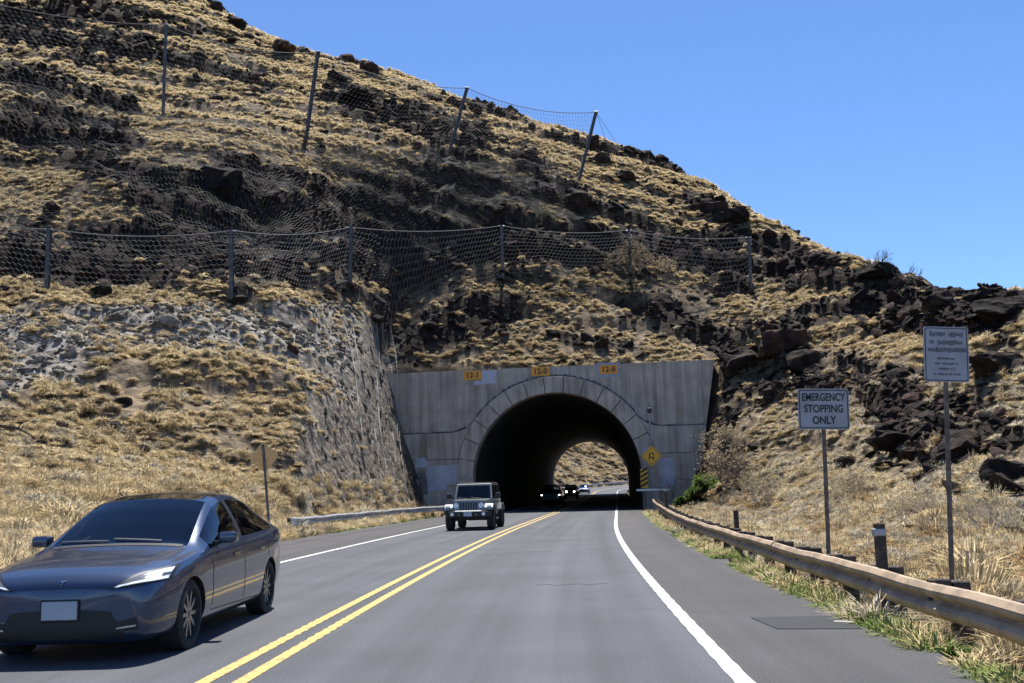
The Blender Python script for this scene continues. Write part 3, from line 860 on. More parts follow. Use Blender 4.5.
# striped object marker
bo, bz = wpx(644, 478)
e = empty('object_marker', tun(bo, -0.05, -0.35), -math.atan(0.06))
tag(e, 'narrow yellow and black striped marker at the right foot of the arch', 'marker')
MB().box((0, .03, bz / 2 - .2), (.06, .05, bz + .3)).build('post', M['dark_steel'], e)
MB().box((0, -.01, bz), (.52, .02, 1.35)).build('panel', M['yellow'], e)
for k in range(4):
    z0 = bz - .62 + k * .33
    MB().prism([(-.25, z0), (.25, z0 + .28), (.25, z0 + .44), (-.25, z0 + .16)], flat, -.024, -.0205).build('stripe', M['ink'], e)

# ================================================================== GUARDRAILS
W_PROF = [(0.0, .155), (.03, .15), (.055, .125), (.078, .10), (.078, .065), (.05, .035), (.006, .012), (.0, 0.0), (.006, -.012), (.05, -.035), (.078, -.065), (.078, -.10), (.055, -.125), (.03, -.15), (0.0, -.155)]
def guardrail(name, label, ptsfn, s0, s1, side, m_rail, m_post, zfn, ground, posts_step=1.905, plen=4, flare=None):
    """ptsfn(s)->xy of the beam's back; side=-1: face looks left (towards -o)"""
    root = empty(name, (*ptsfn(s0), 0)); tag(root, label, 'guardrail')
    o0 = Vector(root.location)
    sec = posts_step * 2
    n_sec = int((s1 - s0) / sec)
    for k in range(n_sec):
        a, b_ = s0 + k * sec, s0 + (k + 1) * sec + 0.10
        V, Fc_ = [], []
        ss = np.linspace(a, b_, 5)
        lap = 0.006 * (k % 2)
        for s in ss:
            x, y = ptsfn(s); x2, y2 = ptsfn(s + .1)
            t = Vector((x2 - x, y2 - y, 0)).normalized(); nr = Vector((t.y, -t.x, 0)) * side
            wv = 0.012 * math.sin(s * .9 + k) + 0.01 * math.sin(s * 2.3)
            for dd in (0, -0.006):
                for px_, pz_ in W_PROF:
                    V.append(Vector((x, y, zfn(s) + pz_ + wv)) + nr * (px_ + dd + lap + wv) - o0)
        n = len(W_PROF)
        for i in range(4):
            for j in range(n - 1):
                A = i * 2 * n + j; B = A + 2 * n
                Fc_.append((A, A + 1, B + 1, B)); Fc_.append((A + n, B + n, B + n + 1, A + n + 1))
            for j in (0, n - 1):
                A = i * 2 * n + j; B = A + 2 * n
                Fc_.append((A, B, B + n, A + n))
        ob = np_mesh('rail_section', V, Fc_, m_rail, root, smooth=True); ob.data.set_sharp_from_angle(angle=0.5)
        bolt = MB()
    k = 0; s = s0 + 0.4
    while s < s1 - .3:
        x, y = ptsfn(s); x2, y2 = ptsfn(s + .1)
        t = Vector((x2 - x, y2 - y, 0)).normalized(); nr = Vector((t.y, -t.x, 0)) * side
        rot = Matrix.Rotation(math.atan2(-t.x, t.y), 3, 'Z')
        zt = zfn(s); zg_ = ground(x, y)
        c = Vector((x, y, 0)) - o0
        MB().box(c - nr * .10 + Vector((0, 0, zt)), (.19, .14, .34), rot).build('blockout', m_post, root, bevel=.01)
        tl = rot @ Matrix.Rotation(random.uniform(-.03, .03), 3, 'Y')
        zb = zg_ - .35
        MB().box(c - nr * .285 + Vector((0, 0, (zt + .15 + zb) / 2)), (.16, .18, zt + .15 - zb), tl).build('post', m_post, root, bevel=.012)
        MB().box(c + nr * .006 + Vector((0, 0, zt)), (.022, .045, .045), rot).build('bolt_head', M['dark_steel'], root)
        s += posts_step; k += 1
    return root
M['rail_r'] = mat('weathered_brown_rail', (0.37, 0.275, 0.185), 0.6, metal=0.1, var=.22, scale=3, bump=.15, bscale=25)
M['rail_l'] = mat('grey_rail', (0.42, 0.43, 0.43), 0.5, metal=0.35, var=.15, scale=3)
M['wood'] = mat('dark_treated_wood', (0.075, 0.055, 0.042), .9, var=.4, scale=10, bump=.5, bscale=40)
def rail_r(s):
    p = road_pt(s, 6.15 + 0.25 * float(sstep(55, 70, s)), 0); return (p[0], p[1])
def rail_l(s):
    p = road_pt(s, -7.75 + 1.45 * float(sstep(52, 70, s)), 0); return (p[0], p[1])
gz = lambda x, y: float(zat(x, y))
rr_ = guardrail('guardrail', 'long weathered brown guardrail on dark posts along the right shoulder', rail_r, 2.0, 69.5, -1, M['rail_r'], M['wood'], lambda s: 0.305 + 0.25 * float(sstep(30, 68, s)), gz)
gl_ = guardrail('guardrail', 'short grey guardrail along the left shoulder in front of the portal', rail_l, 36.3, 71, 1, M['rail_l'], M['wood'], lambda s: 0.52, gz)
# terminal shoe on the left rail's near end
p = rail_l(36.3)
MB().box((0, -.12, 0), (.16, .3, .34)).build('end_shoe', M['rail_l'], gl_, bevel=.05, seg=2).location = (0.03, 0, .52)
# guardrail outside the far portal
def rail_f(s):
    p = road_pt(s, -7.6); return (p[0], p[1])
guardrail('guardrail', 'distant guardrail on the bend seen through the tunnel', rail_f, 176, 262, 1, M['rail_l'], M['wood'], lambda s: float(zroad(s)) + .55, lambda x, y: float(far_height(np.array([[x]]), np.array([[y]]))[0][0, 0]), 3.81)

# marker posts behind the right rail
def marker_post(px, pb, pt_, Y, label, w_=.1, white=True):
    b = at(px, pb, Y); zg = float(zat(b[0], b[1])); zt = at(px, pt_, Y)[2]
    e = empty('marker_post', (b[0], b[1], zg)); tag(e, label, 'post')
    MB().box((0, 0, (zt - zg) / 2 - .1), (w_, w_ * .8, zt - zg + .2)).build('shaft', M['wood'], e, bevel=.012)
    if white: MB().box((-.01, -.005, zt - zg - .10), (w_ * 1.2, w_ * .9, .09)).build('reflector_cap', M['steel'], e, bevel=.015)
    return e
marker_post(882.5, 570, 523, 11.6, 'dark marker post with a pale cap standing behind the brown guardrail', .115)
marker_post(737, 532, 510, 24, 'short bare wooden stake behind the middle of the brown guardrail', .11, False)
marker_post(667, 512, 488, 45, 'small stake with a pale cap near the tunnel end of the brown guardrail', .14)
# ================================================================== ROCKFALL FENCES
M['wire'] = mat('net_wire', (0.095, 0.095, 0.10), 0.7, var=.15)
M['wire2'] = mat('hanging_net_wire', (0.035, 0.035, 0.038), 0.7, var=.15)
M['cable'] = mat('dull_cable', (0.12, 0.12, 0.125), 0.7, var=.15)
M['post_steel'] = mat('fence_post_steel', (0.085, 0.09, 0.10), 0.6, metal=0.3, var=.25, scale=3)
def net(fn, nu, nv, r):
    """six-sided mesh: fn(u,v) with u 0..nu cells, v 0..nv cells -> points; returns V,F of 3-sided wires"""
    A, B = [], []
    def pt(i, j): return (i, j)
    for j in range(nv + 1):
        for i in range(nu):
            off = 0.5 * (j % 2)
            # zigzag along the row, links between rows
            A.append((i + off, j - .17)); B.append((min(i + .5 + off, nu), j + .17))
            A.append((min(i + .5 + off, nu), j + .17)); B.append((min(i + 1 + off, nu), j - .17))
            if j < nv:
                A.append((min(i + .5 + off, nu), j + .17)); B.append((min(i + .5 + off, nu), j + 1 - .17))
    A, B = np.clip(np.array(A, float), 0, None), np.clip(np.array(B, float), 0, None)
    A[:, 1] = np.clip(A[:, 1], 0, nv); B[:, 1] = np.clip(B[:, 1], 0, nv)
    keep = np.abs(A - B).sum(1) > 1e-3
    PA, PB = fn(A[keep, 0] / nu, A[keep, 1] / nv), fn(B[keep, 0] / nu, B[keep, 1] / nv)
    d = PB - PA; L = np.linalg.norm(d, axis=1, keepdims=True); ok = L[:, 0] > 1e-4
    PA, PB, d = PA[ok], PB[ok], d[ok] / L[ok]
    up = np.where(np.abs(d[:, 2:3]) > .9, np.array([[1., 0, 0]]), np.array([[0, 0, 1.]]))
    a = np.cross(d, up); a /= np.linalg.norm(a, axis=1, keepdims=True); b = np.cross(d, a)
    ring = [a * math.cos(t) * r + b * math.sin(t) * r for t in (0, 2.094, 4.189)]
    V = np.stack([PA + k for k in ring] + [PB + k for k in ring], 1).reshape(-1, 3)
    base = (np.arange(len(PA)) * 6)[:, None]
    Fc_ = np.concatenate([base + np.array([[0, 1, 4, 3]]), base + np.array([[1, 2, 5, 4]]), base + np.array([[2, 0, 3, 5]])])
    return V, Fc_

def ibeam(h, w_=.2):
    m = MB(); t = .03
    m.box((0, -w_ / 2, h / 2), (w_, t, h)); m.box((0, w_ / 2, h / 2), (w_, t, h)); m.box((0, 0, h / 2), (t, w_ - t - .002, h))
    return m
# --- lower fence
lower_px = [(-150, 296, 236), (47, 292, 226), (232, 295, 230), (350, 283, 226), (503, 277, 226), (630, 271, 230), (751, 287, 238)]
low = []
for px, pb, pt_ in lower_px:
    b = hit(px, pb, 45) if px > 0 else None
    if b is None:
        a0, a1 = hit(47, 292, 45), hit(232, 295, 45); b = a0 * 2 - a1; b[2] = float(zat(b[0], b[1]))
    h = (pb - pt_) / F * b[1] * 1.02
    low.append((b, h))
lf = empty('rockfall_fence', low[0][0]); L0 = np.array(lf.location)
tag(lf, 'lower rockfall fence of dark posts and wire net on the ledge above the portal', 'fence')
tops = []
for k, (b, h) in enumerate(low):
    o = ibeam(h + .8, .24).build('post', M['post_steel'], lf); o.location = b - L0 - np.array([0, 0, .8])
    lean = (-0.0, 0.02, -.01, .03, 0, 0.01, 0)[k]; o.rotation_euler = (0.05, lean, 0)
    tops.append(b + np.array([0, -.05, h]))
    c = MB().box((0, 0, 0), (.5, .12, .1)).build('head_plate', M['steel'], lf, bevel=.02); c.location = tops[-1] - L0 + np.array([0, -.06, -.06])
def sagpt(a, b, t, sag): return a * (1 - t) + b * t - np.array([0, 0, sag]) * (4 * t * (1 - t))
for k in range(len(low) - 1):
    (b0, h0), (b1, h1) = low[k], low[k + 1]
    t0, t1 = tops[k], tops[k + 1]
    Lw = np.linalg.norm(b1 - b0)
    def fn(u, v, b0=b0, b1=b1, t0=t0, t1=t1):
        u = u[:, None]; v = v[:, None]
        top = t0 * (1 - u) + t1 * u; top = top - np.array([0, 0, 1.]) * .42 * 4 * u * (1 - u)
        bx = b0 * (1 - u) + b1 * u
        bz = zat(bx[:, 0], bx[:, 1])[:, None]
        bot = np.c_[bx[:, :2], np.minimum(bz + .05, top[:, 2:3] - .8)]
        p = top * (1 - v) + bot * v
        p[:, 1] -= .25 * np.sin(np.pi * v[:, 0]) + .12 * np.sin(u[:, 0] * 9) * np.sin(v[:, 0] * 3)
        return p - L0
    Vn, Fn = net(fn, int(Lw / .33), max(7, int((h0 + h1) / 2 / .31)), .012)
    o = np_mesh('net_panel', Vn, Fn, M['wire'], lf); o['kind'] = 'stuff'
    MB().tube([sagpt(t0, t1, t, .42) - L0 for t in np.linspace(0, 1, 13)], .03, 5).build('top_cable', M['cable'], lf)
    MB().tube([np.array([*(b0 * (1 - t) + b1 * t)[:2], float(zat(*(b0 * (1 - t) + b1 * t)[:2])) + .15]) - L0 for t in np.linspace(0, 1, 9)], .022, 5).build('bottom_cable', M['cable'], lf)
# guy cables uphill from each head
for k, t in enumerate(tops):
    if k < len(tops) - 1: continue
    dx = 5.0 if k == len(tops) - 1 else random.uniform(-1.5, 1.5)
    e2 = np.array([t[0] + dx, t[1] + (2.5 if k == len(tops) - 1 else 6), 0]); e2[2] = float(zat(e2[0], e2[1]))
    MB().tube([t - L0, e2 - L0], .022, 5).build('guy_cable', M['cable'], lf)

# --- upper fence with the net that hangs down over the cliff
upper_px = [((163, 118), (166, 25)), ((306, 140), (318, 52)), ((450, 150), (467, 88)), ((578, 184), (596, 112))]
upp = []
for (bx_, by_), (tx_, ty_) in upper_px:
    b = hit(bx_, by_, 66); t = at(tx_, ty_, b[1] + 0.6); upp.append((b, t))
d0 = upp[0][0] - upp[1][0]
bL = upp[0][0] + d0 * 1.75; bL[2] = float(zat(bL[0], bL[1])); upp.insert(0, (bL, bL + (upp[0][1] - upp[0][0])))
uf = empty('rockfall_fence', upp[1][0]); U0 = np.array(uf.location)
tag(uf, 'upper rockfall fence of tall leaning posts with wire net hanging down the cliff', 'fence')
for k, (b, t) in enumerate(upp):
    d = Vector(t - b); h = d.length
    o = ibeam(h + 1, .26).build('post', M['post_steel'], uf)
    o.rotation_euler = d.to_track_quat('Z', 'Y').to_euler(); o.location = Vector(b - U0) - d.normalized() * 1.0
    c = MB().box((0, 0, 0), (.4, .3, .12)).build('head_plate', M['steel'], uf, bevel=.02); c.location = t - U0
ks = np.arange(len(upp), dtype=float)
UB = np.array([b for b, t in upp]); UT = np.array([t for b, t in upp])
LBs = np.array([b for b, h in low])
def upper_fn(u, v):
    k = u * (len(upp) - 1)
    fr = k - np.floor(k); sag = 4 * fr * (1 - fr)
    top = np.stack([np.interp(k, ks, UT[:, i]) for i in range(3)], 1)
    base = np.stack([np.interp(k, ks, UB[:, i]) for i in range(3)], 1)
    top[:, 2] -= .9 * sag
    # foot of the drape just behind the lower fence
    foot_x = base[:, 0] * .9 + 0.5
    foot_y = np.interp(foot_x, LBs[:, 0], LBs[:, 1]) + 3.2
    vv = np.clip((v - .12) / .88, 0, 1)
    x = base[:, 0] * (1 - vv) + foot_x * vv; y = base[:, 1] * (1 - vv) + foot_y * vv
    z = zat(x, y) + .55 + .25 * np.sin(x * .8) * np.sin(y * .7)
    # stretch over hollows
    for dy in (-.8, .8): z = np.maximum(z, zat(x, y + dy) + .1)
    a = np.clip(v / .20, 0, 1)[:, None]
    P = np.stack([x, y, z], 1)
    s_ = a * a * (3 - 2 * a)
    hang = top * (1 - a) + P * a
    hang[:, 2] -= .3 * np.sin(np.pi * a[:, 0])
    return np.where(a < 1, hang, P) - U0
Vn, Fn = net(upper_fn, 160, 84, .011)
o = np_mesh('hanging_net', Vn, Fn, M['wire2'], uf); o['kind'] = 'stuff'
for k in range(len(upp) - 1):
    t0, t1 = upp[k][1], upp[k + 1][1]
    MB().tube([sagpt(t0, t1, t, .9) - U0 for t in np.linspace(0, 1, 15)], .032, 5).build('top_cable', M['cable'], uf)
for k, (b, t) in enumerate(upp):
    last = k == len(upp) - 1
    if not last: continue
    for dx in (2.2, 4.5):
        e2 = np.array([t[0] + dx, t[1] + (5 if last else 9), 0]); e2[2] = float(zat(e2[0], e2[1]))
        MB().tube([t - U0, e2 - U0], .02, 5).build('guy_cable', M['cable'], uf)
# cables of the drape over the rock cut left of the portal
dr = empty('cable_drape', hit(360, 330, 50)); D0 = np.array(dr.location)
tag(dr, 'pale slack cables hanging down the rock cut left of the portal', 'cable')
M['pale_cable'] = mat('pale_cable', (0.40, 0.39, 0.37), .7)
for k in range(7):
    x0, x1 = 340 + k * 8, 372 + k * 5.5
    pts = []
    for t in np.linspace(0, 1, 14):
        px = x0 + (x1 - x0) * t ** .8 + 2.0 * math.sin(t * 7 + k * 2); py = 318 + (168 - (k % 3) * 22) * t
        q_ = hit(px, py, 40); pts.append(q_ + np.array([.05, -.12, .08]) - D0)
    MB().tube(pts, .015, 5).build('cable', M['pale_cable'], dr)

# ================================================================== SCATTER
proto_col = bpy.data.collections.new('prototypes')          # not in the scene: only the shapes that the stuff below is made of
def proto_coll(name, obs):
    c = bpy.data.collections.new(name)
    for o in obs:
        for u_ in list(o.users_collection): u_.objects.unlink(o)
        c.objects.link(o)
    return c
def scatter(name, P, rot, scl, idx, coll, label):
    me = bpy.data.meshes.new(name); me.vertices.add(len(P)); me.vertices.foreach_set('co', np.asarray(P, np.float32).ravel())
    for nm, ty, arr, key in (('rot', 'FLOAT_VECTOR', rot, 'vector'), ('scl', 'FLOAT_VECTOR', scl, 'vector'), ('pick', 'INT', idx, 'value')):
        a = me.attributes.new(nm, ty, 'POINT'); a.data.foreach_set(key, np.ascontiguousarray(arr).ravel())
    o = link(bpy.data.objects.new(name, me))
    ng = bpy.data.node_groups.new(name + '_nodes', 'GeometryNodeTree')
    ng.interface.new_socket('Geometry', in_out='INPUT', socket_type='NodeSocketGeometry'); ng.interface.new_socket('Geometry', in_out='OUTPUT', socket_type='NodeSocketGeometry')
    N, L = ng.nodes, ng.links
    gi, go = N.new('NodeGroupInput'), N.new('NodeGroupOutput')
    ip = N.new('GeometryNodeInstanceOnPoints'); ci = N.new('GeometryNodeCollectionInfo')
    ci.inputs['Collection'].default_value = coll; ci.inputs['Separate Children'].default_value = True; ci.inputs['Reset Children'].default_value = True
    def na(nm, ty):
        x = N.new('GeometryNodeInputNamedAttribute'); x.data_type = ty; x.inputs['Name'].default_value = nm; return x.outputs[0]
    L.new(gi.outputs[0], ip.inputs['Points']); L.new(ci.outputs[0], ip.inputs['Instance'])
    ip.inputs['Pick Instance'].default_value = True
    L.new(na('pick', 'INT'), ip.inputs['Instance Index'])
    e2r = N.new('FunctionNodeEulerToRotation'); L.new(na('rot', 'FLOAT_VECTOR'), e2r.inputs[0]); L.new(e2r.outputs[0], ip.inputs['Rotation'])
    L.new(na('scl', 'FLOAT_VECTOR'), ip.inputs['Scale']); L.new(ip.outputs[0], go.inputs[0])
    md = o.modifiers.new('scatter', 'NODES'); md.node_group = ng
    tag(o, label, kind='stuff')
    return o

def blade_mat(name, cols, transl=.25):
    m = bpy.data.materials.new(name); m.use_nodes = True
    n, l = m.node_tree.nodes, m.node_tree.links
    out = n['Material Output']; n.remove(n['Principled BSDF'])
    oi = n.new('ShaderNodeObjectInfo')
    rp = n.new('ShaderNodeValToRGB'); rp.color_ramp.interpolation = 'LINEAR'
    e = rp.color_ramp.elements
    while len(e) < len(cols): e.new(.5)
    for k, c in enumerate(cols): e[k].position = k / (len(cols) - 1); e[k].color = (*c, 1)
    l.new(oi.outputs['Random'], rp.inputs[0])
    geo = n.new('ShaderNodeNewGeometry')
    hv = n.new('ShaderNodeHueSaturation'); l.new(rp.outputs[0], hv.inputs['Color'])
    mr = n.new('ShaderNodeMapRange'); mr.inputs[3].default_value, mr.inputs[4].default_value = .68, 1.3
    l.new(geo.outputs['Random Per Island'], mr.inputs[0]); l.new(mr.outputs[0], hv.inputs['Value'])
    df = n.new('ShaderNodeBsdfDiffuse'); tr = n.new('ShaderNodeBsdfTranslucent'); mx = n.new('ShaderNodeMixShader'); mx.inputs[0].default_value = transl
    # fluffy heads catch the light from above more than a flat blade would
    na_ = n.new('ShaderNodeVectorMath'); na_.operation = 'MULTIPLY_ADD'; na_.inputs[1].default_value = (.35, .35, .35); na_.inputs[2].default_value = (0, 0, .7)
    nn_ = n.new('ShaderNodeVectorMath'); nn_.operation = 'NORMALIZE'
    l.new(geo.outputs['Normal'], na_.inputs[0]); l.new(na_.outputs[0], nn_.inputs[0]); l.new(nn_.outputs[0], df.inputs['Normal'])
    l.new(hv.outputs[0], df.inputs[0]); l.new(hv.outputs[0], tr.inputs[0]); l.new(df.outputs[0], mx.inputs[1]); l.new(tr.outputs[0], mx.inputs[2]); l.new(mx.outputs[0], out.inputs[0])
    return m
M['straw'] = blade_mat('straw_grass', [(0.40, 0.30, 0.17), (0.58, 0.45, 0.26), (0.66, 0.53, 0.315), (0.48, 0.385, 0.24), (0.71, 0.59, 0.375)])
M['grey_straw'] = blade_mat('bleached_grass', [(0.34, 0.295, 0.225), (0.53, 0.465, 0.35), (0.44, 0.395, 0.31), (0.62, 0.545, 0.405)])
M['green'] = blade_mat('green_weeds', [(0.12, 0.175, 0.05), (0.19, 0.25, 0.085), (0.28, 0.31, 0.12), (0.155, 0.21, 0.06)])
M['brown_leaf'] = blade_mat('brown_litter', [(0.20, 0.105, 0.05), (0.30, 0.19, 0.09), (0.42, 0.30, 0.15), (0.15, 0.09, 0.05)])

def tuft(seed, m, n=110, h=.75, spread=.55, wd=.016, droop=.5, r0=.12):
    rg_ = random.Random(seed); V, Fc_ = [], []
    for k in range(n):
        a = rg_.uniform(0, 2 * math.pi); q = rg_.random() ** .6
        rr0 = r0 * math.sqrt(rg_.random()); hh = h * rg_.uniform(.55, 1.08) * (1 - .45 * q); out_ = spread * q * rg_.uniform(.7, 1.2)
        ca, sa = math.cos(a), math.sin(a); w_ = wd * rg_.uniform(.6, 1.3)
        tw_ = a + rg_.uniform(-.9, .9); wx, wy = -math.sin(tw_) * w_, math.cos(tw_) * w_
        p0 = Vector((rr0 * ca, rr0 * sa, -.06)); p1 = Vector((rr0 * ca + out_ * .42 * ca, rr0 * sa + out_ * .42 * sa, hh * .68)); p2 = Vector((rr0 * ca + out_ * ca, rr0 * sa + out_ * sa, hh * (1 - droop * q * .6)))
        ww = Vector((wx, wy, 0)); b_ = len(V)
        V += [p0 - ww * .6, p0 + ww * .6, p1 - ww, p1 + ww, p2 - ww * .25, p2 + ww * .25]
        Fc_ += [(b_, b_ + 1, b_ + 3, b_ + 2), (b_ + 2, b_ + 3, b_ + 5, b_ + 4)]
    return np_mesh('tuft_shape', V, Fc_, m)
straw_c = proto_coll('straw_shapes', [tuft(k, M['straw'], 190, .56, .50, .0115, .9) for k in range(5)] + [tuft(30 + k, M['grey_straw'], 170, .48, .50, .0115, .9) for k in range(3)])
near_c = proto_coll('near_straw_shapes', [tuft(60 + k, M['straw'], 150, .55, .42, .007, .6, .2) for k in range(4)] + [tuft(70 + k, M['grey_straw'], 130, .5, .45, .007, .6, .2) for k in range(3)] + [tuft(80 + k, M['brown_leaf'], 90, .22, .35, .012, .3, .25) for k in range(3)])
green_c = proto_coll('weed_shapes', [tuft(90 + k, M['green'], 150, .26, .24, .010, .9, .16) for k in range(5)] + [tuft(97, M['straw'], 80, .4, .3, .006, .5, .12)])

def rock_shape(seed, sub=2, m=None, name='rock_shape', sq=(1, 1, 1), rough=.10):
    bm = bmesh.new(); bmesh.ops.create_icosphere(bm, subdivisions=sub, radius=1)
    rg_ = np.random.default_rng(seed)
    P = np.array([v.co[:] for v in bm.verts])
    for k in range(9):
        nrm = rg_.normal(size=3); nrm /= np.linalg.norm(nrm); d_ = rg_.uniform(.52, .86)
        ex = np.clip(P @ nrm - d_, 0, None)
        P = P - ex[:, None] * nrm * .93
    P *= 1 + rough * (rg_.random((len(P), 1)) - .5) * 2
    if sub > 2:
        from mathutils import noise as _nz
        P = np.array([np.array(p) * (1 + .20 * _nz.noise(Vector(p) * 2.3 + Vector((seed, 0, 0))) + .13 * _nz.noise(Vector(p) * 5.5 + Vector((0, seed, 0)))) for p in P])
    P *= np.array(sq)
    for v, p in zip(bm.verts, P): v.co = p
    me = bpy.data.meshes.new(name); bm.to_mesh(me); bm.free()
    if m: me.materials.append(m)
    return bpy.data.objects.new(name, me)
def lava_mat(name, lo, hi):
    m = bpy.data.materials.new(name); m.use_nodes = True
    n, l = m.node_tree.nodes, m.node_tree.links
    p = n['Principled BSDF']; p.inputs['Roughness'].default_value = .92; p.inputs['Specular IOR Level'].default_value = .2
    tc = n.new('ShaderNodeTexCoord'); oi = n.new('ShaderNodeObjectInfo')
    t = n.new('ShaderNodeTexNoise'); t.inputs['Scale'].default_value = 2.6; t.inputs['Detail'].default_value = 8
    l.new(tc.outputs['Object'], t.inputs['Vector'])
    r = n.new('ShaderNodeValToRGB'); e = r.color_ramp.elements
    e[0].position, e[1].position = .35, .75; e[0].color = (*lo, 1); e[1].color = (*hi, 1)
    l.new(t.outputs['Fac'], r.inputs[0])
    hv = n.new('ShaderNodeHueSaturation'); mr = n.new('ShaderNodeMapRange'); mr.inputs[3].default_value, mr.inputs[4].default_value = .55, 1.5
    l.new(oi.outputs['Random'], mr.inputs[0]); l.new(mr.outputs[0], hv.inputs['Value']); l.new(r.outputs[0], hv.inputs['Color']); l.new(hv.outputs[0], p.inputs['Base Color'])
    b = n.new('ShaderNodeBump'); b.inputs['Strength'].default_value = .8; b.inputs['Distance'].default_value = .12
    t2 = n.new('ShaderNodeTexNoise'); t2.inputs['Scale'].default_value = 5; t2.inputs['Detail'].default_value = 8
    l.new(tc.outputs['Object'], t2.inputs['Vector']); l.new(t2.outputs['Fac'], b.inputs['Height']); l.new(b.outputs[0], p.inputs['Normal'])
    return m
M['lava'] = lava_mat('dark_lava', (0.008, 0.0062, 0.0055), (0.046, 0.032, 0.024))
M['lava_red'] = lava_mat('red_brown_lava', (0.022, 0.013, 0.011), (0.085, 0.050, 0.038))
M['grey_rock'] = lava_mat('grey_rubble', (0.095, 0.083, 0.068), (0.31, 0.27, 0.22))
def rocks_coll(nm, m, n, s0, alt=None): return proto_coll(nm, [rock_shape(s0 + k, 2, alt if (alt and k > n - 3) else m, sq=(1, random.uniform(.7, 1), random.uniform(.5, .85))) for k in range(n)])
lava_c = rocks_coll('lava_shapes', M['lava'], 7, 100, M['lava_red']); grey_c = rocks_coll('rubble_shapes', M['grey_rock'], 6, 140)

def sample(n, x0=-62, x1=58, y0=12, y1=122):
    x = RNG.uniform(x0, x1, n); y = RNG.uniform(y0, y1, n)
    z = zat(x, y)
    u, v = project(np.stack([x, y, z], 1))
    ok = (u > -70) & (u < 1095) & (v < 760) & (v > -90)
    q = (x - TO.x) * TA.x + (y - TO.y) * TA.y; o = x - cx(y)
    d = np.maximum(OL - o, o - OR)
    ok &= ~((np.abs(q) < 1.75) & (o > -12.8) & (o < 11.7)) & ~((np.abs(o) < 9.4) & (q < 2) & (q > -9) & (d < .4))
    # drop what lies far behind the ridge
    return x[ok], y[ok], z[ok], u[ok], v[ok], q[ok], o[ok], d[ok]
def clear_of_road(d, q, m): return (d > m) | (q > 2)

# hillside grass
x, y, z, u, v, q, o, d = sample(175000)
rk, sc, stp = gat(RK, x, y), gat(SC, x, y), gat(steep, x, y)
pn = fbm(x / 3.2, y / 3.2, 2, 4); pn2 = fbm(x / 11, y / 11, 5, 3)
pn3 = fbm(x / 1.3, y / 1.3, 6, 2)
dens = np.clip(1 - rk * 1.25, 0, 1) * (1 - .80 * sc) * sstep(.34, .50, .55 * pn + .45 * pn3 + .25 * (pn2 - .5)) * (1 - sstep(1.6, 2.4, stp)) + .03
k = (RNG.random(len(x)) < dens) & clear_of_road(d, q, 2.2) & (y > 20) & ~((q < 2) & (d < 6) & (o > 0) & (y < 60)) & ~((q < 1) & (q > -14) & (o < 0) & (o > -13.5) & (z > 1.2) & (RNG.random(len(x)) < .93))
x, y, z, u, v, q, o, d = (a[k] for a in (x, y, z, u, v, q, o, d))
n = len(x)
# right flank and scree: bleached; left toe and ledges: straw
pale = np.clip(.15 + .55 * sstep(690, 800, u) * sstep(330, 420, v) + .35 * gat(SC, x, y) + .25 * (fbm(x / 6, y / 6, 7) - .5), 0, 1)
idx = np.where(RNG.random(n) < pale, 5 + RNG.integers(0, 3, n), RNG.integers(0, 5, n)).astype(np.int32)
s_ = np.clip(RNG.lognormal(-.46, .32, n), .25, 1.05) * (0.85 + .35 * (fbm(x / 8, y / 8, 1) - .5))
rot = np.stack([RNG.normal(0, .12, n) - .1, RNG.normal(0, .12, n), RNG.uniform(0, 6.28, n)], 1).astype(np.float32)
scl = np.stack([s_ * 1.05, s_ * 1.05, s_ * np.clip(RNG.lognormal(0, .28, n), .6, 1.9)], 1).astype(np.float32)
scatter('dry_grass', np.stack([x, y, z], 1), rot, scl, idx, straw_c, 'straw coloured dry grass tufts over the hillside')
# verge grass on both sides, short and dry
x, y, z, u, v, q, o, d = sample(60000, -40, 40, 8, 66)
k = clear_of_road(d, q, .25) & (q < -.5) & (d < 9) & (z < 2.2)
dens = np.where(o > 0, np.where(d < 1.0, .05, np.where(d < 8, .55, .3)), .75)
k &= RNG.random(len(x)) < dens
x, y, z, u, v, q, o, d = (a[k] for a in (x, y, z, u, v, q, o, d)); n = len(x)
br = sstep(1.2, 3, d) * (1 - sstep(6, 9, d)) * (o > 0) * .55
r_ = RNG.random(n)
idx = np.where(r_ < br, 7 + RNG.integers(0, 3, n), np.where(r_ < br + .2, 4 + RNG.integers(0, 3, n), RNG.integers(0, 4, n))).astype(np.int32)
s_ = RNG.lognormal(-.35, .3, n) * np.where(o < 0, 1.15, .85)
rot = np.stack([RNG.normal(0, .15, n), RNG.normal(0, .15, n), RNG.uniform(0, 6.28, n)], 1).astype(np.float32)
scatter('verge_grass', np.stack([x, y, z], 1), rot, np.stack([s_, s_, s_], 1).astype(np.float32), idx, near_c, 'short dry grass and brown litter on the road verges')
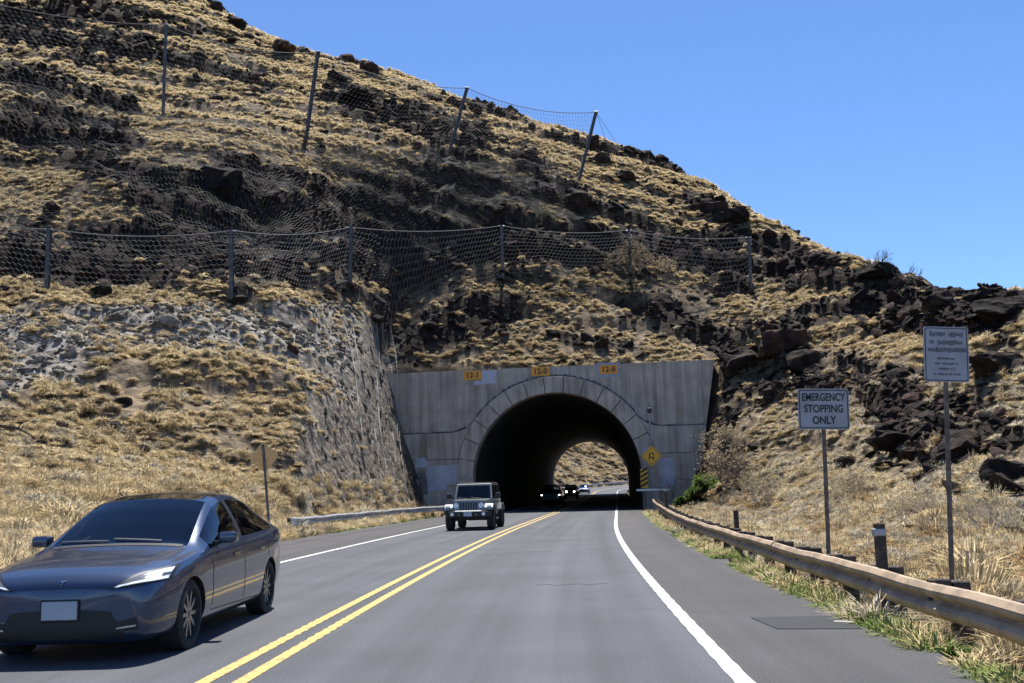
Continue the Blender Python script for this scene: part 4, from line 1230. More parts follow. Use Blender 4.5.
# green weeds along the pavement edges
pts = []
for s in np.arange(3, 62, .055):
    if vnoise(np.array([s * .35]), np.array([2.2]), 3)[0] < .18: continue
    for _ in range(5):
        oo = OR + min(abs(RNG.normal(.12, .15)) + .02, .42)
        p = road_pt(s, oo); pts.append((p[0], p[1], oo - OR))
for s in np.arange(30, 62, .10):
    if vnoise(np.array([s * .5]), np.array([7.2]), 4)[0] < .42: continue
    oo = OL - abs(RNG.normal(.35, .35)) - .05
    p = road_pt(s, oo); pts.append((p[0], p[1], .1))
pts = np.array(pts); n = len(pts)
s_ = np.clip(RNG.lognormal(-.48, .35, n), .2, 1.0)
rot = np.stack([RNG.normal(0, .2, n), RNG.normal(0, .2, n), RNG.uniform(0, 6.28, n)], 1).astype(np.float32)
scatter('green_weeds', np.stack([pts[:, 0], pts[:, 1], zat(pts[:, 0], pts[:, 1])], 1), rot, np.stack([s_] * 3, 1).astype(np.float32), RNG.integers(0, 6, n).astype(np.int32), green_c, 'low green weeds along the pavement edge under the guardrail')
# lava rubble on the ledges
x, y, z, u, v, q, o, d = sample(85000)
rk, sc, stp = gat(RK, x, y), gat(SC, x, y), gat(steep, x, y)
dens = np.clip(rk * .62 + .05 + .22 * sstep(1.2, 1.8, stp), 0, 1) * (1 - .9 * sc)
k = (RNG.random(len(x)) < dens) & clear_of_road(d, q, 3.5) & (z > .8) & ~((q < 1) & (q > -9) & (o < 0) & (o > -13.5)) & (RNG.random(len(x)) > .93 * gat(low_left, x, y))
x, y, z, q = x[k], y[k], z[k], q[k]; n = len(x)
s_ = np.clip(RNG.lognormal(-1.42, .52, n), .10, .8)
rot = RNG.uniform(0, 6.28, (n, 3)).astype(np.float32); rot[:, :2] *= .12
scatter('lava_rubble', np.stack([x, y, z + s_ * .05], 1), rot, np.stack([s_ * 1.25, s_, s_ * .9], 1).astype(np.float32), RNG.integers(0, 7, n).astype(np.int32), lava_c, 'broken dark lava rubble on the ledges')
# finer lava rubble on the nearer right bank
x, y, z, u, v, q, o, d = sample(42000, 6, 44, 20, 72)
k = (RNG.random(len(x)) < gat(RK, x, y) * .95) & (d > 5) & (z > .8) & (q < -1)
x, y, z = x[k], y[k], z[k]; n = len(x)
s_ = np.clip(RNG.lognormal(-1.95, .5, n), .06, .40)
rot = RNG.uniform(0, 6.28, (n, 3)).astype(np.float32); rot[:, :2] *= .12
scatter('bank_rubble', np.stack([x, y, z], 1), rot, np.stack([s_ * 1.25, s_, s_ * .9], 1).astype(np.float32), RNG.integers(0, 7, n).astype(np.int32), lava_c, 'fine dark lava rubble on the right bank')
# grey rubble on the scree and on the cut
x, y, z, u, v, q, o, d = sample(60000, -45, 5, 30, 75)
dens = gat(SC, x, y) * .62 + .012
k = (RNG.random(len(x)) < dens) & (gat(steep, x, y) < 1.6) & clear_of_road(d, q, 3.0) & (z > .6)
x, y, z, q = x[k], y[k], z[k], q[k]; n = len(x)
s_ = np.clip(RNG.lognormal(-2.05, .5, n), .06, .5)
rot = RNG.uniform(0, 6.28, (n, 3)).astype(np.float32); rot[:, :2] *= .15
scatter('grey_rubble', np.stack([x, y, z], 1), rot, np.stack([s_ * 1.2, s_, s_ * .8], 1).astype(np.float32), RNG.integers(0, 6, n).astype(np.int32), grey_c, 'loose grey stones on the left slope')
# broken face of the rock cut left of the portal, pieces bedded in the face
M['cut_rock'] = lava_mat('brown_grey_cut_rock', (0.06, 0.048, 0.037), (0.22, 0.18, 0.135))
cut_c = rocks_coll('cut_shapes', M['cut_rock'], 6, 170)
Vh = np.stack([X, Y, Zs], -1).reshape(-1, 3)
cen = Vh[Fc].mean(1)
oc = cen[:, 0] - cx(cen[:, 1]); qc = (cen[:, 0] - TO.x) * TA.x + (cen[:, 1] - TO.y) * TA.y
sel = np.where((~drop) & (cen[:, 1] > 46) & (qc < .3) & (oc < -8.6) & (oc > -16) & (steep.ravel()[Fc[:, 0]] > 1.2) & (cen[:, 2] > .4))[0]
ar = np.sqrt(1 + steep.ravel()[Fc[sel, 0]] ** 2); pick_ = RNG.choice(sel, 1100, p=ar / ar.sum())
wts = RNG.dirichlet((1, 1, 1, 1), len(pick_))
Pc = (Vh[Fc[pick_]] * wts[:, :, None]).sum(1)
n = len(Pc); s_ = np.clip(RNG.lognormal(-2.05, .5, n), .06, .35)
rot = np.stack([RNG.normal(0, .5, n), RNG.normal(1.0, .4, n), RNG.uniform(-.6, .6, n)], 1).astype(np.float32)
scatter('cut_face_rubble', Pc + np.array([-.08, .05, 0]), rot, np.stack([s_ * 1.5, s_, s_ * .7], 1).astype(np.float32), RNG.integers(0, 6, n).astype(np.int32), cut_c, 'broken brown grey rock of the cut left of the portal')
# grass and rock of the hill beyond the tunnel
n = 16000
x = RNG.uniform(-40, 110, n); y = RNG.uniform(172, 330, n); zf, of = far_height(x[None], y[None]); zf, of = zf[0], of[0]
k = (of < -9) & (zf < 40)
x, y, zf = x[k], y[k], zf[k]; n = len(x)
isr = fbm(x / 6, y / 6 + zf / 3, 5) > .54
s_ = RNG.lognormal(.45, .3, n)
rot = np.stack([RNG.normal(0, .1, n), RNG.normal(0, .1, n), RNG.uniform(0, 6.28, n)], 1).astype(np.float32)
g_ = ~isr
scatter('far_grass', np.stack([x, y, zf], 1)[g_], rot[g_], np.stack([s_, s_, s_ * .8], 1).astype(np.float32)[g_], RNG.integers(0, 8, n).astype(np.int32)[g_], straw_c, 'dry grass on the hill seen through the tunnel')
scatter('far_rubble', np.stack([x, y, zf], 1)[isr], rot[isr], np.stack([s_, s_, s_ * .6], 1).astype(np.float32)[isr] * .55, RNG.integers(0, 7, n).astype(np.int32)[isr], lava_c, 'dark rocks on the hill seen through the tunnel')
# ================================================================== BOULDERS
def boulder(px, py, wpx_, hpx, label, m='lava', group=None, seed=0, y0=30, sink=.25):
    b = hit(px, py + hpx * .35, y0)
    s = wpx_ / F * b[1] / 2; hz = hpx / F * b[1] / 2
    o = rock_shape(500 + seed, 3, M[m], 'boulder', (1, .8, max(.4, hz / s) ), .05)
    o.location = (b[0], b[1] + s * .2, b[2] + hz * (1 - 2 * sink)); o.scale = (s * 1.2,) * 3; o.rotation_euler = (random.uniform(-.15, .15), random.uniform(-.2, .2), random.uniform(0, 6))
    o.rotation_euler[2] = random.choice((0, math.pi)) + random.uniform(-.4, .4)
    link(o); tag(o, label, 'boulder', group)
    return o
B = [
 (214, 6, 16, 14, 'tall dark boulder on the skyline at the top edge of the picture', 'lava'),
 (234, 20, 22, 16, 'rounded dark boulder just right of the topmost skyline boulder', 'lava'),
 (279, 47, 30, 14, 'wide flat dark boulder on the skyline left of the second upper fence post', 'lava_red'),
 (303, 52, 12, 12, 'small dark boulder on the skyline touching the second upper fence post', 'lava'),
 (347, 60, 24, 14, 'red brown boulder on the skyline right of the second upper fence post', 'lava_red'),
 (371, 67, 22, 15, 'red brown boulder at the right end of the skyline pair', 'lava_red'),
 (338, 76, 26, 16, 'dark boulder just below the red brown skyline pair', 'lava'),
 (413, 88, 10, 8, 'small lone boulder on the skyline between the second and third upper posts', 'lava'),
 (432, 97, 22, 12, 'dark boulder on the skyline left of the third upper fence post', 'lava_red'),
 (455, 103, 20, 18, 'dark boulder right behind the third upper fence post', 'lava_red'),
 (476, 108, 12, 10, 'small boulder right of the third upper fence post under the net', 'lava'),
 (512, 119, 11, 8, 'small boulder on the skyline behind the sagging net', 'lava'),
 (532, 126, 9, 8, 'smallest boulder on the skyline behind the sagging net', 'lava'),
 (563, 131, 10, 7, 'small flat boulder on the skyline left of the last upper post', 'lava'),
 (600, 158, 20, 11, 'dark boulder in grass just right of the last upper post', 'lava'),
 (636, 152, 7, 6, 'tiny boulder on the skyline right of the last upper post', 'lava'),
 (627, 176, 26, 12, 'low dark boulder in pale grass below the right skyline', 'lava'),
 (706, 207, 44, 20, 'long dark outcrop boulder on the slope under the right skyline', 'lava'),
 (218, 184, 52, 40, 'big bulging black rock on the cliff above the third lower post', 'lava'),
 (352, 95, 40, 16, 'long dark ledge boulder below the second upper fence post', 'lava'),
 (575, 200, 34, 24, 'dark boulder at the foot of the last upper post', 'lava'),
 (783, 340, 56, 34, 'large red brown boulder on the slope right of the portal', 'lava_red'),
 (808, 362, 40, 24, 'dark boulder leaning below the large red brown one', 'lava'),
 (745, 362, 40, 22, 'black broken boulder at the upper right corner of the portal wall', 'lava'),
 (40, 443, 14, 8, 'small black stone by the dead branch on the left slope', 'lava'),
 (58, 428, 18, 14, 'dark brown boulder half sunk in grass on the left slope', 'lava_red'),
 (110, 428, 26, 14, 'dark stone in straw grass above the grey car', 'lava'),
 (141, 449, 16, 10, 'small dark stone with pale side above the roof of the grey car', 'lava'),
 (165, 322, 22, 14, 'grey slab on the scree below the lower fence', 'grey_rock'),
 (118, 316, 18, 10, 'small grey slab on the scree near the second lower post', 'grey_rock'),
 (940, 302, 44, 22, 'black rock knoll at the low end of the skyline', 'lava'),
 (1000, 306, 60, 20, 'black rock knoll at the right edge of the skyline', 'lava'),
 (880, 270, 36, 18, 'dark knob on the skyline beside the bare shrubs', 'lava'),
 (1000, 365, 60, 16, 'long dark ledge rock right of the tall white sign', 'lava'),
 (960, 445, 60, 30, 'black rock in the shaded bank behind the tall sign post', 'lava'),
 (1005, 470, 50, 34, 'black rock in the shaded bank at the right edge', 'lava'),
 (900, 440, 46, 24, 'dark rock in the bank between the two white signs', 'lava'),
 (735, 215, 40, 16, 'dark ledge boulder at the right end of the upper grass band', 'lava'),
]
for k, (px, py, w_, h_, lab, m_) in enumerate(B):
    boulder(px, py, w_, h_, lab, m_, seed=k, y0=25 if py > 400 else 45)

# ================================================================== SHRUBS
def branches(rg_, base, dirv, length, r, depth, mb, tips, gnarl=.5, split=3):
    pts = [base]; d = dirv.normalized(); n = 3
    for i in range(n):
        d = (d + Vector((rg_.gauss(0, gnarl * .35), rg_.gauss(0, gnarl * .35), rg_.gauss(.03, gnarl * .25)))).normalized()
        pts.append(pts[-1] + d * length / n)
    mb.tube(pts, [r * (1 - .5 * i / n) for i in range(n + 1)], 4, False)
    if depth == 0: tips.append((pts[-1], d)); return
    for k in range(split):
        a = Vector((rg_.gauss(0, 1), rg_.gauss(0, 1), rg_.gauss(.2, .6))).normalized()
        branches(rg_, pts[rg_.choice((2, 3))], (d + a * .85), length * rg_.uniform(.55, .8), r * .55, depth - 1, mb, tips, gnarl, split)
M['twig'] = mat('grey_twigs', (0.16, 0.13, 0.105), .9, var=.25, scale=6)
M['pale_twig'] = mat('bleached_twigs', (0.36, 0.32, 0.27), .9, var=.25, scale=6)
M['leaf'] = blade_mat('shrub_leaf', [(0.06, 0.095, 0.028), (0.11, 0.15, 0.045), (0.17, 0.20, 0.07)], .4)
M['leaf_dry'] = blade_mat('dry_shrub_leaf', [(0.17, 0.13, 0.085), (0.26, 0.21, 0.14), (0.20, 0.18, 0.10)], .3)
def shrub(px, py, hpx, label, seed, m_tw='twig', leaf=None, nst=5, depth=3, y0=30, wide=.9, lsize=.09, nleaf=9, name='bare_shrub', cat='shrub', r=.05, Y=None):
    b = hit(px, py, y0) if Y is None else at(px, py, Y)
    if Y is not None: b[2] = float(zat(b[0], b[1]))
    H = hpx / F * b[1]
    e = empty(name, b); tag(e, label, cat)
    rg_ = random.Random(seed); mb, tips = MB(), []
    for k in range(nst):
        a = rg_.uniform(0, 6.28); dv = Vector((math.cos(a) * wide * rg_.uniform(.3, 1), math.sin(a) * wide * rg_.uniform(.3, 1), rg_.uniform(.6, 1.2)))
        branches(rg_, Vector((rg_.uniform(-.1, .1), rg_.uniform(-.1, .1), -.15)), dv, H * .48, r, depth, mb, tips)
    mb.build('branches', M[m_tw], e, fix=False)
    if leaf:
        V, Fc_ = [], []
        for p, d in tips:
            for k in range(nleaf):
                c = p + Vector((rg_.gauss(0, H * .07), rg_.gauss(0, H * .07), rg_.gauss(0, H * .06)))
                a = Vector((rg_.gauss(0, 1), rg_.gauss(0, 1), rg_.gauss(0, 1))).normalized(); t = a.orthogonal().normalized(); s = lsize * rg_.uniform(.6, 1.3)
                i = len(V); V += [c - a * s, c + t * s * .4, c + a * s, c - t * s * .4]; Fc_.append((i, i + 1, i + 2, i + 3))
        np_mesh('foliage', V, Fc_, M[leaf], e)
    return e
shrub(880, 268, 20, 'bare twiggy shrub on the right skyline, the taller of two', 1, r=.05, wide=1.0, nst=6, depth=3)
shrub(908, 282, 18, 'bare twiggy shrub leaning right, lower on the right skyline', 2, r=.045, wide=1.3, nst=5, depth=3)
shrub(1006, 300, 16, 'dark bare shrub on the black knoll at the right edge of the skyline', 3, r=.05, wide=1.4, nst=8, depth=3)
shrub(682, 176, 9, 'tiny bare shrub on the skyline right of the last upper post', 4, r=.03, nst=4, depth=2)
shrub(635, 277, 34, 'dry bushy shrub with brown leaves in front of the sixth lower fence post', 5, leaf='leaf_dry', nst=10, wide=1.1, nleaf=5, r=.04, lsize=.10)
shrub(665, 275, 20, 'small dry shrub right of the sixth lower fence post', 6, leaf='leaf_dry', nst=7, wide=1.1, nleaf=4, r=.035, lsize=.09)
shrub(706, 499, 24, 'leafy green shrub at the right foot of the portal wall', 7, leaf='leaf', nst=9, wide=.8, nleaf=16, r=.035, lsize=.13, name='green_shrub', Y=62)
shrub(690, 497, 16, 'low green shrub between the portal wall and the leafy shrub', 12, leaf='leaf', nst=7, wide=.9, nleaf=12, r=.03, lsize=.11, name='green_shrub', Y=62)
shrub(728, 490, 44, 'dark tangle of bare brush on the bank beside the portal wall', 8, nst=14, wide=1.0, depth=3, r=.04, leaf='leaf_dry', nleaf=2, lsize=.09)
shrub(762, 505, 38, 'grey bare brush at the foot of the bank right of the portal', 9, nst=12, wide=1.2, depth=3, r=.03, m_tw='pale_twig', leaf='leaf_dry', nleaf=2, lsize=.08)
shrub(722, 456, 30, 'upper tangle of bare brush against the edge of the portal wall', 14, nst=10, wide=1.1, depth=3, r=.04, leaf='leaf_dry', nleaf=2, lsize=.09)
shrub(985, 535, 46, 'bleached bare shrub below the shaded bank at the right edge', 10, nst=12, wide=1.3, depth=3, r=.018, m_tw='pale_twig', y0=15, leaf='leaf_dry', nleaf=2, lsize=.04)
shrub(915, 520, 34, 'bleached bare shrub at the bank foot behind the capped marker post', 11, nst=12, wide=1.3, depth=3, r=.018, m_tw='pale_twig', y0=15, leaf='leaf_dry', nleaf=2, lsize=.04)
shrub(850, 500, 30, 'pale dry shrub on the bank right of the emergency sign post', 15, nst=12, wide=1.2, depth=3, r=.02, m_tw='pale_twig', y0=15, leaf='leaf_dry', nleaf=3, lsize=.06)
shrub(676, 494, 44, 'thin leafless climber of grey twigs against the right of the portal wall', 13, nst=8, wide=.9, depth=3, r=.02, Y=69.5)
# dead branch on the left slope
b = hit(2, 432, 25); e2 = hit(36, 442, 25)
db = MB(); mid = (b + e2) / 2 + np.array([0, -.1, .32])
db.tube([b + np.array([-1, 0, .5]), b + np.array([0, -.1, .22]), mid, e2 + np.array([0, -.1, .15])], [.05, .06, .055, .02], 6)
db.tube([mid, mid + np.array([.3, -.1, .35])], [.03, .01], 5)
o = db.build('dead_branch', M['black']); tag(o, 'crooked blackened dead branch lying on the left slope', 'branch')
o.data.materials[0] = mat('charred_wood', (0.03, 0.024, 0.02), .9, var=.3)
# ================================================================== VEHICLES
from mathutils.bvhtree import BVHTree
def paint(name, col, flake=.15, rough=.3, metal=.5):
    return mat(name, col, rough, metal=metal, var=.04, scale=3, coat=1.0)
M['p_tesla'] = paint('slate_metallic_paint', (0.030, 0.048, 0.095))
M['p_jeep'] = mat('grey_green_paint', (0.20, 0.212, 0.205), .35, var=.04, coat=.6)
M['p_dark'] = paint('black_paint', (0.012, 0.012, 0.014))
M['p_dark2'] = paint('dark_grey_paint', (0.03, 0.03, 0.033))
M['p_blue'] = paint('blue_paint', (0.022, 0.04, 0.11))
M['lamp_on'] = mat('lit_headlight', (0.9, 0.9, 0.85), .2, emit=((1, .93, .78), 9))
M['drl'] = mat('daytime_lamp', (0.62, 0.66, 0.70), .15, emit=((.9, .95, 1), .35))
M['amber'] = mat('amber_lens', (0.55, 0.20, 0.03), .25)
M['tail'] = mat('red_lens', (0.30, 0.01, 0.01), .2)
M['plate_ink'] = mat('plate_ink', (0.16, 0.18, 0.24), .6)
M['lamp_glass'] = mat('smoked_lamp_glass', (0.16, 0.17, 0.18), .08, coat=1)
M['plate'] = mat('plate_sheet', (0.40, 0.43, 0.47), .5, var=.05, scale=3)
M['dark_alloy'] = mat('dark_alloy', (0.26, 0.265, 0.28), .35, metal=.8)
M['seat'] = mat('seat_fabric', (0.045, 0.045, 0.047), .9)
M['chrome'] = mat('bright_metal', (0.6, 0.61, 0.63), .2, metal=1)
M['t_glass'] = glass_mat('dark_car_glass', (0.42, 0.46, 0.47))
M['roof_glass'] = mat('black_glass_roof', (0.006, 0.006, 0.008), .06, coat=1)

def wheel(parent, loc, r, wd, spokes=10, rim_m='alloy', side=1):
    e = bpy.data.objects.new('wheel', None); link(e, parent); e.location = loc
    t = wd / 2
    rr_ = r * .70
    MB().lathe([(-t * .75, rr_), (-t, rr_ + .02), (-t, r - .035), (-t * .8, r), (t * .8, r), (t, r - .035), (t, rr_ + .02), (t * .75, rr_)], 36).build('tyre', M['rubber'], e, smooth=True)
    rm = MB().lathe([(-t * .7, rr_ * .99), (t * .72, rr_ * .99), (t * .80, rr_ * 1.0), (t * .80, rr_ * .92), (t * .5, rr_ * .88), (-t * .5, rr_ * .85)], 32)
    for k in range(spokes):
        a = 2 * math.pi * k / spokes
        rm.box((side * t * .62, math.cos(a) * rr_ * .52, math.sin(a) * rr_ * .52), (.03, .035 if spokes > 6 else .09, rr_ * .92), Matrix.Rotation(a - math.pi / 2, 3, 'X'))
    rm.build('rim', M[rim_m], e)
    h = MB().lathe([(0, 0), (0, rr_ * .22), (.03, rr_ * .2), (.035, 0)], 16).build('hub_cap', M[rim_m], e); h.location = (side * t * .62 - .005, 0, 0)
    bk = MB().lathe([(0, 0), (0, rr_ * .9), (.02, rr_ * .9), (.02, 0)], 24).build('brake_disc', M['black'], e); bk.location = (side * t * .1, 0, 0)
    return e

def patch_on(bvh, name, outline_fn, nu, nv, axis, m, parent, off=.006, back=None):
    """a lens or trim that follows the body: outline_fn(u,v)->(a,b) seen along the axis"""
    V = []; N_ = []
    for i in range(nu + 1):
        for j in range(nv + 1):
            a, b = outline_fn(i / nu, j / nv)
            if axis == 'front': org, d = Vector((a, 6, b)), Vector((0, -1, 0))
            elif axis == 'rear': org, d = Vector((a, -6, b)), Vector((0, 1, 0))
            elif axis == 'left': org, d = Vector((-3, a, b)), Vector((1, 0, 0))
            elif axis == 'right': org, d = Vector((3, a, b)), Vector((-1, 0, 0))
            else: org, d = Vector((a, b, 4)), Vector((0, 0, -1))
            h = bvh.ray_cast(org, d)
            if h[0] is None: return None
            nn = h[1] if h[1].dot(d) < 0 else -h[1]
            V.append(h[0] + nn * off); N_.append(nn)
    Fc_ = [(i * (nv + 1) + j, (i + 1) * (nv + 1) + j, (i + 1) * (nv + 1) + j + 1, i * (nv + 1) + j + 1) for i in range(nu) for j in range(nv)]
    o = np_mesh(name, V, Fc_, m, parent, smooth=True)
    bm = bmesh.new(); bm.from_mesh(o.data); bmesh.ops.recalc_face_normals(bm, faces=bm.faces)
    f0 = bm.faces[0]; f0.normal_update()
    if f0.normal.dot(N_[0]) < 0: bmesh.ops.reverse_faces(bm, faces=bm.faces)
    bm.to_mesh(o.data); bm.free()
    return o
def quad_fn(p00, p10, p11, p01, bow=0.0):
    def f(u, v):
        a = [(1 - u) * (1 - v) * p00[k] + u * (1 - v) * p10[k] + u * v * p11[k] + (1 - u) * v * p01[k] for k in (0, 1)]
        a[1] += bow * 4 * u * (1 - u); return a
    return f

def loft_car(name, loc, rz, label, prof, pm, wheels, glass, roof_m=None, detail=True, lights='drl', grp=None, plate=True, frontal=None):
    """prof: rows (u from the nose, z_bottom, half width, z_shoulder, z_top, half width at the top edge, drop of the top edge)"""
    P = np.array(prof, float); L = P[-1, 0]
    us = np.unique(np.r_[np.linspace(0, L, 52), P[:, 0], glass['wind'][0], glass['wind'][1], glass['rear'][0], glass['rear'][1], [x for w_ in glass['side'] for x in w_]])
    keep = [us[0]]
    for x in us[1:]:
        if x - keep[-1] > .025 or x in (L,): keep.append(x)
    us = np.array(keep)
    col = lambda k: np.interp(us, P[:, 0], P[:, k])
    zb, w_, zs, zt, wr, dp = (col(k) for k in range(1, 7))
    e = empty(name, loc, rz); tag(e, label, 'car', grp)
    secs = []
    for i, u in enumerate(us):
        ze = zt[i] - dp[i]
        g = lambda t: (w_[i] * .945 + (wr[i] - w_[i] * .945) * (t ** 1.25), zs[i] + .012 + (ze - zs[i] - .012) * t)
        mid = zb[i] + (zs[i] - zb[i]) * .5
        H = [(0, zb[i]), (.55 * w_[i], zb[i]), (.88 * w_[i], zb[i] + .01), (.965 * w_[i], zb[i] + .10), (.995 * w_[i], zb[i] + (zs[i] - zb[i]) * .33), (1.0 * w_[i], mid + .08), (.99 * w_[i], zs[i] - .09), (.965 * w_[i], zs[i] - .02),
             g(0.0), g(.34), g(.67), g(.96), (wr[i] - .045, ze + dp[i] * .38), (wr[i] * .72, zt[i] - dp[i] * .28), (wr[i] * .36, zt[i] - dp[i] * .07), (0, zt[i])]
        secs.append(H)
    m_ = len(secs[0]); ring = 2 * m_ - 2
    V = []
    for u, H in zip(us, secs):
        y = L / 2 - u
        V += [(x, y, z) for x, z in H] + [(-x, y, z) for x, z in H[-2:0:-1]]
    Fs, MI = [], []
    def region(i, r):
        u = (us[i] + us[i + 1]) / 2
        rr0 = r if r < m_ - 1 else ring - 1 - r
        side = 0 if r < m_ - 1 else 1
        if 12 <= rr0 <= 14:
            if glass['wind'][0] < u < glass['wind'][1]: return 1
            if glass['rear'][0] < u < glass['rear'][1]: return 2
            if glass['wind'][1] < u < glass['rear'][0] and roof_m: return 7
        if 8 <= rr0 <= 10:
            for k, (a, b) in enumerate(glass['side']):
                if a < u < b: return 3 + k + 2 * side
            if glass['side'][0][0] < u < glass['side'][-1][1]: return 9
        return 0
    for i in range(len(us) - 1):
        for r in range(ring):
            Fs.append((i * ring + r, i * ring + (r + 1) % ring, (i + 1) * ring + (r + 1) % ring, (i + 1) * ring + r)); MI.append(region(i, r))
    Fs.append(tuple(range(ring - 1, -1, -1))); MI.append(0)
    Fs.append(tuple((len(us) - 1) * ring + r for r in range(ring))); MI.append(0)
    me = bpy.data.meshes.new('shell'); me.from_pydata(V, [], Fs)
    mats = [pm, M['t_glass'], M['t_glass'], M['t_glass'], M['t_glass'], M['t_glass'], M['t_glass'], roof_m or pm, M['black'], M['black']]
    for q_ in mats: me.materials.append(q_)
    me.polygons.foreach_set('material_index', np.array(MI, dtype=np.int32))
    bm = bmesh.new(); bm.from_mesh(me); bmesh.ops.recalc_face_normals(bm, faces=bm.faces); bm.to_mesh(me); bm.free()
    ob = bpy.data.objects.new('shell', me); COL.objects.link(ob)
    sb = ob.modifiers.new('s', 'SUBSURF'); sb.levels = sb.render_levels = 1
    (fu, ru, hw, wr_, ww) = wheels
    cut = MB()
    for u in (fu, ru):
        for sd_ in (-1, 1):
            prof_c = [(sd_ * (hw - .34), 0), (sd_ * (hw - .34), wr_ + .03), (sd_ * (hw + .4), wr_ + .03), (sd_ * (hw + .4), 0)]
            k = len(cut.v); cut.lathe(prof_c, 40)
            for j in range(k, len(cut.v)):
                x, y, z = cut.v[j]; cut.v[j] = (x, y + L / 2 - u, z + wr_)
    co = cut.build('cutter', M['black'])
    bm = bmesh.new(); bm.from_mesh(co.data); bmesh.ops.remove_doubles(bm, verts=bm.verts, dist=1e-5); bmesh.ops.recalc_face_normals(bm, faces=bm.faces); bm.to_mesh(co.data); bm.free()
    co.data.materials.clear()
    for q_ in mats: co.data.materials.append(q_)
    co.data.polygons.foreach_set('material_index', np.full(len(co.data.polygons), 8, dtype=np.int32))
    bo = ob.modifiers.new('b', 'BOOLEAN'); bo.object = co; bo.operation = 'DIFFERENCE'; bo.solver = 'EXACT'
    bpy.context.view_layer.update()
    dg = bpy.context.evaluated_depsgraph_get()
    full = bpy.data.meshes.new_from_object(ob.evaluated_get(dg))
    bpy.data.objects.remove(ob); bpy.data.objects.remove(co)
    bmf = bmesh.new(); bmf.from_mesh(full); bvh = BVHTree.FromBMesh(bmf); bmf.free()
    names = ['body', 'windshield', 'rear_window', 'side_window', 'side_window', 'side_window', 'side_window', 'roof_panel', 'wheel_arch', 'pillar']
    arch = lambda f: (f.calc_center_median().x > 0, f.calc_center_median().y > 0)
    for k, pick in [(k, None) for k in range(10) if k != 8] + [(8, (a, b)) for a in (False, True) for b in (False, True)]:
        bm = bmesh.new(); bm.from_mesh(full)
        bmesh.ops.delete(bm, geom=[f for f in bm.faces if f.material_index != k or (pick and arch(f) != pick)], context='FACES')
        if not bm.faces: bm.free(); continue
        for f in bm.faces: f.material_index = 0; f.smooth = True
        mm = bpy.data.meshes.new(names[k]); bm.to_mesh(mm); bm.free()
        mm.materials.append(mats[k]); mm.set_sharp_from_angle(angle=.55)
        link(bpy.data.objects.new(names[k], mm), e)
    for u in (fu, ru):
        for sd_ in (-1, 1): wheel(e, (sd_ * (hw - ww / 2 - .012), L / 2 - u, wr_), wr_, ww, side=sd_, rim_m='dark_alloy')
    return e, bvh, L

# ---------- slate grey sedan coming towards us
SED = [ # u, zb, hw, zshoulder, ztop, top hw, drop
 (0.00, .24, .56, .61, .67, .46, .03), (.04, .20, .70, .645, .715, .57, .03), (.12, .165, .775, .69, .77, .64, .035), (.28, .15, .835, .745, .825, .70, .04), (.55, .15, .885, .80, .88, .74, .045),
 (.90, .155, .91, .85, .93, .76, .05), (1.16, .155, .915, .88, .97, .765, .05), (1.28, .155, .915, .89, 1.005, .76, .05), (1.6, .155, .915, .905, 1.18, .715, .06), (1.9, .155, .915, .92, 1.335, .67, .07), (2.12, .155, .915, .93, 1.43, .64, .075),
 (2.40, .155, .915, .94, 1.49, .625, .08), (2.75, .155, .915, .955, 1.515, .615, .08), (3.15, .155, .915, .97, 1.505, .605, .08), (3.55, .16, .915, .99, 1.45, .60, .08), (3.90, .17, .91, 1.01, 1.345, .60, .07), (4.20, .20, .89, 1.02, 1.21, .62, .05),
 (4.42, .24, .86, 1.01, 1.12, .64, .035), (4.56, .30, .80, .97, 1.07, .60, .03), (4.64, .36, .70, .88, .96, .52, .03)]
sx, sy = -4.44, 9.72 - .845
tes, bvh, L = loft_car('sedan', (sx - .03, sy + 4.64 / 2, 0.0), math.pi + 0.028, 'slate grey sedan coming towards the camera in the left lane', SED, M['p_tesla'], (.845, 3.72, .90, .325, .235),
   dict(wind=(1.20, 2.11), rear=(3.3, 4.22), side=[(1.44, 2.52), (2.62, 3.95)]), M['roof_glass'])
tes['category'] = 'car'
h = L / 2
